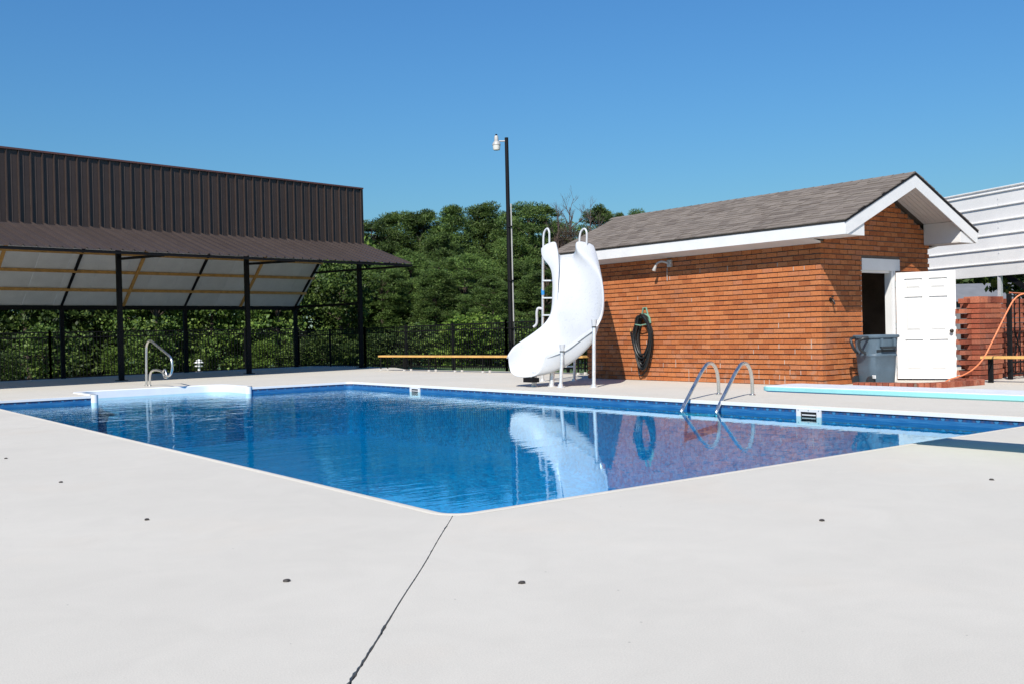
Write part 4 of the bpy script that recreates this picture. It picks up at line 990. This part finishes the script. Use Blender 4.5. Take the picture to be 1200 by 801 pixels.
# ------------------------------------------------------------------ vegetation
def leaf_mesh(name, centers, radii, per, lw, ll, mat, flat=0.0, seed=1, squash=.75):
    g_ = np.random.default_rng(seed); n_ = len(centers)
    C = np.repeat(np.asarray(centers), per, 0); Rr = np.repeat(np.asarray(radii), per)[:, None]
    d = g_.normal(size=C.shape); d /= np.linalg.norm(d, axis=1, keepdims=True)
    r_ = g_.random((len(C), 1)) ** .36
    d[:, 2] = np.where(d[:, 2] < -.2, d[:, 2] * .5, d[:, 2])
    Pp = C + d * r_ * Rr * np.array([1, 1, squash])
    ax1 = d + g_.normal(size=d.shape) * .8; ax1[:, 2] += flat; ax1 /= np.linalg.norm(ax1, axis=1, keepdims=True)
    ref = g_.normal(size=d.shape); ax2 = np.cross(ax1, ref); ax2 /= np.linalg.norm(ax2, axis=1, keepdims=True)
    sc_ = g_.uniform(.65, 1.3, (len(C), 1))
    a = Pp - ax1 * ll * .5 * sc_; b = Pp + ax2 * lw * .5 * sc_; c = Pp + ax1 * ll * .5 * sc_; e = Pp - ax2 * lw * .5 * sc_
    V = np.stack([a, b, c, e], 1).reshape(-1, 3); nq = len(C)
    me = bpy.data.meshes.new(name)
    me.vertices.add(len(V)); me.vertices.foreach_set('co', V.astype(np.float32).ravel())
    me.loops.add(nq * 4); me.loops.foreach_set('vertex_index', np.arange(nq * 4, dtype=np.int32))
    me.polygons.add(nq); me.polygons.foreach_set('loop_start', np.arange(0, nq * 4, 4, dtype=np.int32)); me.polygons.foreach_set('loop_total', np.full(nq, 4, dtype=np.int32))
    me.update(calc_edges=True); me.materials.append(M[mat]); return me
def crown_points(seed, h, z0, rad, n_, shape):
    g_ = random.Random(seed); out = []; rr = []
    lobes = [(g_.uniform(-1, 1), g_.uniform(-1, 1), g_.uniform(.25, 1)) for _ in range(7)]
    for i in range(n_):
        f_ = g_.random() ** .85; z = z0 + (h - z0) * f_
        w = shape(f_) * rad * (0.82 + .3 * math.sin(5 * f_ + seed)); a = g_.uniform(0, 2 * math.pi); w *= 1 + .25 * math.sin(3 * a + seed + 4 * f_)
        q_ = w * math.sqrt(g_.uniform(.12, 1)); out.append((q_ * math.cos(a), q_ * math.sin(a), z)); rr.append(g_.uniform(.36, .72) * (1.1 - .25 * f_))
    return out, rr
pine_shape = lambda f_: math.sqrt(max(.03, 1 - max(0, (f_ - .45) / .56) ** 2.4)) * (.75 + .25 * min(1, f_ * 3))
broad_shape = lambda f_: math.sin(math.pi * min(1, .15 + .78 * f_)) ** .6
def trunk_mesh(seed, h, r_, pts, mat):
    g_ = random.Random(seed); t = MB(); P = []; x = y = 0
    for i in range(7):
        P.append((x, y, h * .96 * i / 6)); x += g_.uniform(-.12, .12); y += g_.uniform(-.12, .12)
    t.tube(P, [r_ * (1 - .82 * i / 6) for i in range(7)], 8)
    for p in pts[::5]:
        k = min(5, max(1, int(6 * (p[2] - .6) / (h * .96)))); b = Vector(P[k]); e = Vector(p)
        t.tube([b, b.lerp(e, .55) + Vector((0, 0, .12)), e], [r_ * .25, r_ * .16, r_ * .06], 5)
    return t.mesh('trunk', mat)
PINE = []
for k in range(6):
    h = 10.0; pts, rr = crown_points(40 + k, h, 1.4, 2.3, 190, pine_shape)
    PINE.append((leaf_mesh('crown', pts, rr, 230, .036, .19, 'needle', .35, 100 + k), trunk_mesh(60 + k, h, .17, pts, 'bark')))
BROAD = []
for k in range(4):
    h = 6.0; pts, rr = crown_points(70 + k, h, .15, 2.3, 105, broad_shape)
    BROAD.append((leaf_mesh('crown', pts, [q_ * 1.15 for q_ in rr], 110, .13, .19, 'leaf', .2, 200 + k), trunk_mesh(80 + k, h, .12, pts, 'bark')))
BUSH = []
for k in range(3):
    pts, rr = crown_points(90 + k, 2.2, .1, 1.15, 60, broad_shape)
    BUSH.append((leaf_mesh('crown', pts, rr, 60, .085, .13, 'leafbright' if k == 0 else 'leaf', .2, 300 + k), trunk_mesh(95 + k, 2.0, .05, pts, 'bark')))
def plant(name, var, x, y, top, label, cat='tree', group=None, base_h=10.0, wid=1.0, zrot=0.0):
    z0 = gz(x, y) - .05; s_ = (top - z0) / base_h
    t = thing(name, label, cat, (x, y, z0), group); t.rotation_euler = (0, 0, zrot); t.scale = (s_ * wid, s_ * wid, s_)
    for nm, me in (('crown', var[0]), ('trunk', var[1])):
        o = bpy.data.objects.new(nm, me); COL.objects.link(o); o.parent = t
    return t
# skyline pines, left to right
SKY = [(25.2, 48.9, 7.3, 'pine tree half hidden by the right end of the brown pavilion', .8), (26.5, 47.8, 7.85, 'dark pine tree just right of the pavilion wall', .75),
       (28.8, 48.6, 8.55, 'pine tree with the first skyline peak right of the pavilion', .8), (29.6, 46.7, 8.5, 'rounded pine tree on the skyline, third right of the pavilion', .85),
       (30.5, 44.7, 8.5, 'pine tree on the skyline midway between pavilion and light pole', .8), (33.7, 46.1, 9.1, 'tall pine tree immediately left of the light pole', .8),
       (36.6, 47.7, 8.8, 'pine tree standing directly behind the light pole', .7), (34.1, 42.0, 8.6, 'broad pine tree immediately right of the light pole', .85),
       (39.0, 45.8, 8.2, 'narrow pine tree between the light pole and the bare trees', .65), (42.9, 45.4, 9.35, 'rounded pine tree between bare trees and brick house roof', .7),
       (51.0, 51.8, 9.9, 'small pine top just above the far end of the shingle roof', .4), (57.1, 55.9, 11.0, 'flat pine top peeking over the shingle roof ridge', .5)]
for k, (x, y, tp, lab, wd) in enumerate(SKY):
    plant('pine_tree', PINE[k % 6], x, y, tp, lab, 'tree', 'skyline pines', 10, wd * 1.5, k * 1.7)
# lower pines in front of them
MID = [(21.9, 38.7, 4.5, 'low dense tree behind the right end of the pavilion canopy', 1.1), (24.0, 39.6, 5.4, 'mid height pine just right of the canopy tip', 1.0), (23.5, 36.2, 4.2, 'low pine behind the middle of the long bench', 1.2),
       (25.8, 37.0, 5.0, 'mid height pine left of the light pole below the skyline', 1.1), (25.1, 33.7, 3.7, 'low pine above the right half of the long bench', 1.2), (28.6, 36.1, 4.7, 'mid height pine behind the light pole above the slide nose', 1.1),
       (28.5, 33.7, 4.1, 'low pine behind the left ladder rail of the slide', 1.2), (30.9, 34.3, 3.9, 'low pine behind the top of the slide', 1.1), (33.5, 33.0, 4.0, 'low pine hidden mostly behind the brick house', 1.1), (31.6, 40.5, 6.4, 'mid height pine behind the slide left handle', .9), (27.6, 42.0, 6.6, 'pine with a lower crown below the second skyline peak', .9)]
for k, (x, y, tp, lab, wd) in enumerate(MID):
    plant('pine_tree', PINE[(k * 2 + 1) % 6], x, y, tp, lab, 'tree', 'lower pines', 10, wd * 1.35, k * 2.3)
# bushes along the fence
BSH = [(17.6, 31.9, 1.0), (17.7, 30.5, .85), (19.0, 30.8, 1.25), (19.3, 29.3, .9), (19.6, 27.9, 1.6), (20.9, 28.1, 1.0), (21.9, 27.4, 1.3), (22.1, 25.9, 1.1), (22.8, 25.4, 1.0), (15.9, 33.4, 1.0), (24.3, 24.2, 1.2)]
BL = ['low bush behind the fence right of the last pavilion post', 'low bush behind the left end of the long bench', 'leafy bush behind the fence near the bench left end', 'low bush behind the fence, left of the round bush', 'round light green bush behind the middle of the long bench',
      'low bush behind the fence, right of the round bush', 'leafy bush behind the fence at the foot of the light pole', 'bush behind the fence beside the slide nose', 'bush behind the fence seen under the slide', 'low bush just left of the right pavilion post', 'bush behind the far corner of the brick house']
for k, ((x, y, tp), lab) in enumerate(zip(BSH, BL)):
    plant('bush', BUSH[0] if k == 4 else BUSH[1 + k % 2], x, y, tp + .1, lab, 'bush', 'bushes along the fence', 2.2, 1.6, k * 1.3)
# leafy trees behind the pavilion
HW_ = [(-4.0, 45.0, 5.8), (1.0, 43.0, 5.6), (3.7, 45.0, 5.4), (5.8, 47.2, 6.0), (6.0, 40.8, 5.1), (7.8, 44.4, 5.1), (8.3, 40.3, 5.4), (10.7, 44.7, 5.2), (10.3, 37.5, 4.6), (12.8, 41.9, 5.0), (12.6, 37.0, 4.6), (15.6, 41.0, 5.0), (15.1, 36.3, 4.4), (17.6, 39.5, 4.1), (18.4, 36.3, 4.2), (20.3, 39.9, 4.8), (22.5, 42.5, 6.3)]
HL = ['leafy tree outside the left picture edge', 'leafy tree at the far left behind the pavilion', 'leafy tree behind the left edge of the pavilion', 'taller leafy tree behind the leftmost pavilion bay', 'bright leafy tree left of the first back post', 'leafy tree directly behind the first back post',
      'bright leafy tree between first back post and first front post', 'leafy tree directly behind the first front post', 'leafy tree behind the step handrail', 'leafy tree behind the second back post', 'leafy tree between second back post and second front post', 'leafy tree behind the second front post', 'leafy tree left of the third back post',
      'leafy tree right of the third back post', 'leafy tree in the last open bay of the pavilion', 'leafy tree left of the right front post', 'taller leafy tree behind the right front post']
for k, ((x, y, tp), lab) in enumerate(zip(HW_, HL)):
    plant('leafy_tree', BROAD[k % 4], x, y, tp, lab, 'tree', 'leafy trees behind the pavilion', 6, 1.0, k * 1.9)
LOWB = [(1.5, 36.5, 1.3), (4.0, 35.0, .7), (5.8, 36.8, 1.6), (7.6, 34.0, .8), (9.6, 36.0, 1.2), (11.9, 36.4, .5), (13.4, 33.6, .9), (-2, 36, 1.3), (15.2, 34.8, .8)]
LBL = ['low leafy bush at the far left behind the fence', 'low leafy bush left of the first back post', 'low leafy bush behind the first back post', 'low leafy bush right of the first back post', 'low leafy bush left of the handrail', 'low leafy bush behind the small white lantern', 'low leafy bush between second front post and third back post', 'low bush outside the left picture edge', 'low leafy bush behind the third back post']
for k, ((x, y, tp), lab) in enumerate(zip(LOWB, LBL)):
    plant('bush', BUSH[k % 3], x, y, tp, lab, 'bush', 'bushes behind the pavilion', 2.2, 1.15, k * 1.1)
# the far wood that closes every gap behind the single trees
wp = []; wr = []; wg = random.Random(77)
for _ in range(2000):
    a = R(wg.uniform(-46, 44)) + A37; dist = wg.uniform(66, 84); x = camp.x + math.sin(a) * dist; y = camp.y + math.cos(a) * dist
    hmax = 9.3 if math.degrees(a - A37) < 2 else 7.5 if math.degrees(a - A37) < 6 else 4.5
    wp.append((x, y, -1.4 + hmax * wg.random() ** .8)); wr.append(wg.uniform(.8, 1.5))
o = bpy.data.objects.new('woodland', leaf_mesh('woodland', wp, wr, 46, .22, .4, 'needle', .3, 900)); COL.objects.link(o)
tag(o, 'dark far wood behind the single trees', 'woodland', kind='stuff')
# trees seen under and beyond the carport
for k, (x, y, tp, lab) in enumerate([(45.2, 20.9, 4.6, 'dark tree under the carport beside the open door'), (48.4, 21.0, 5.0, 'dark tree above the far grey roof'), (43.7, 17.0, 5.0, 'tree at the right edge under the carport'), (48.5, 24.6, 4.9, 'tree hidden behind the brick house gable')]):
    plant('leafy_tree', BROAD[(k + 1) % 4], x, y, tp, lab, 'tree', 'trees beyond the carport', 6, 1.35, k * 2.1)
me_b = BUSH[0]
plant('leafy_tree', (leaf_mesh('crown', *crown_points(131, 6.0, 1.2, 1.9, 120, broad_shape), 60, .12, .17, 'leafbright', .2, 402), BROAD[1][1]), 27.2, 6.9, 3.4, 'bright green leafy tree under the right part of the carport', 'tree', None, 6, 1.5)
plant('leafy_tree', (leaf_mesh('crown', *crown_points(133, 6.0, 1.2, 1.9, 120, broad_shape), 60, .12, .17, 'leaf', .2, 403), BROAD[2][1]), 23.25, 5.68, 6.15, 'tree whose leaf tip pokes in at the right picture edge', 'tree', None, 6, 1.0)
# bare trees
def bare(seed, h):
    g_ = random.Random(seed); t = MB()
    def grow(p, d, L_, r_, depth):
        e = p + d * L_; mid = p.lerp(e, .5) + Vector((g_.uniform(-.05, .05), g_.uniform(-.05, .05), 0)) * L_
        t.tube([p, mid, e], [r_, r_ * .82, r_ * .62], 5 if depth < 2 else 4, cap=False)
        if depth >= 4: return
        for _ in range(3 if depth else 5):
            nd = (d + Vector((g_.gauss(0, .42), g_.gauss(0, .42), g_.uniform(-.05, .35)))).normalized()
            grow(p.lerp(e, g_.uniform(.45, 1)), nd, L_ * g_.uniform(.5, .75), r_ * .5, depth + 1)
    p = Vector((0, 0, 0)); d = Vector((0, 0, 1))
    for i in range(6):
        e = p + Vector((g_.uniform(-.05, .05), g_.uniform(-.05, .05), h / 7)); t.tube([p, e], [.14 * (1 - i / 8), .14 * (1 - (i + 1) / 8)], 6, cap=False); p = e
        if i > 1:
            for _ in range(4): grow(p, Vector((g_.gauss(0, .5), g_.gauss(0, .5), .7)).normalized(), h * .10 * g_.uniform(.7, 1.3), .03, 2)
    grow(p, d, h / 7, .04, 1); return t
for k, (x, y, tp, lab) in enumerate([(33.6, 38.9, 7.5, 'bare brown tree on the skyline just right of the slide left handle'), (34.4, 38.4, 7.9, 'tallest bare brown tree above the slide'), (35.3, 38.0, 7.4, 'bare brown tree left of the slide right handle')]):
    z0 = gz(x, y); tr = thing('bare_tree', lab, 'tree', (x, y, z0), 'bare trees above the slide')
    b = bare(500 + k, tp - z0 + .3); me = b.mesh('branches', 'deadwood'); o = bpy.data.objects.new('branches', me); COL.objects.link(o); o.parent = tr
    pts = [(random.Random(k * 50 + i).uniform(-.6, .6), random.Random(k * 70 + i).uniform(-.6, .6), random.Random(k * 90 + i).uniform(2.5, (tp - z0) * .88)) for i in range(120)]
    o = bpy.data.objects.new('dry_leaves', leaf_mesh('dry_leaves', pts, [.42] * 120, 80, .022, .2, 'leafdry', .1, 600 + k)); COL.objects.link(o); o.parent = tr

# small white garden lantern beyond the fence
ln = thing('garden_lantern', 'tiny white pagoda shaped garden lantern beyond the fence', 'lantern', (10.95, 34.4, gz(10.95, 34.4)))
zz = gz(10.95, 34.4)
t = MB(); t.lathe((10.95, 34.4, zz), [(.16, 0), (.16, .06), (.07, .08), (.06, .22), (.17, .25), (.17, .29)], 12); t.build('pedestal', 'whitepaint', ln)
t = MB(); t.lathe((10.95, 34.4, zz + .291), [(.09, 0), (.09, .08), (.21, .10), (.20, .12), (.08, .17), (.09, .18), (.13, .20), (.02, .25)], 8); t.build('roof', 'whitepaint', ln)
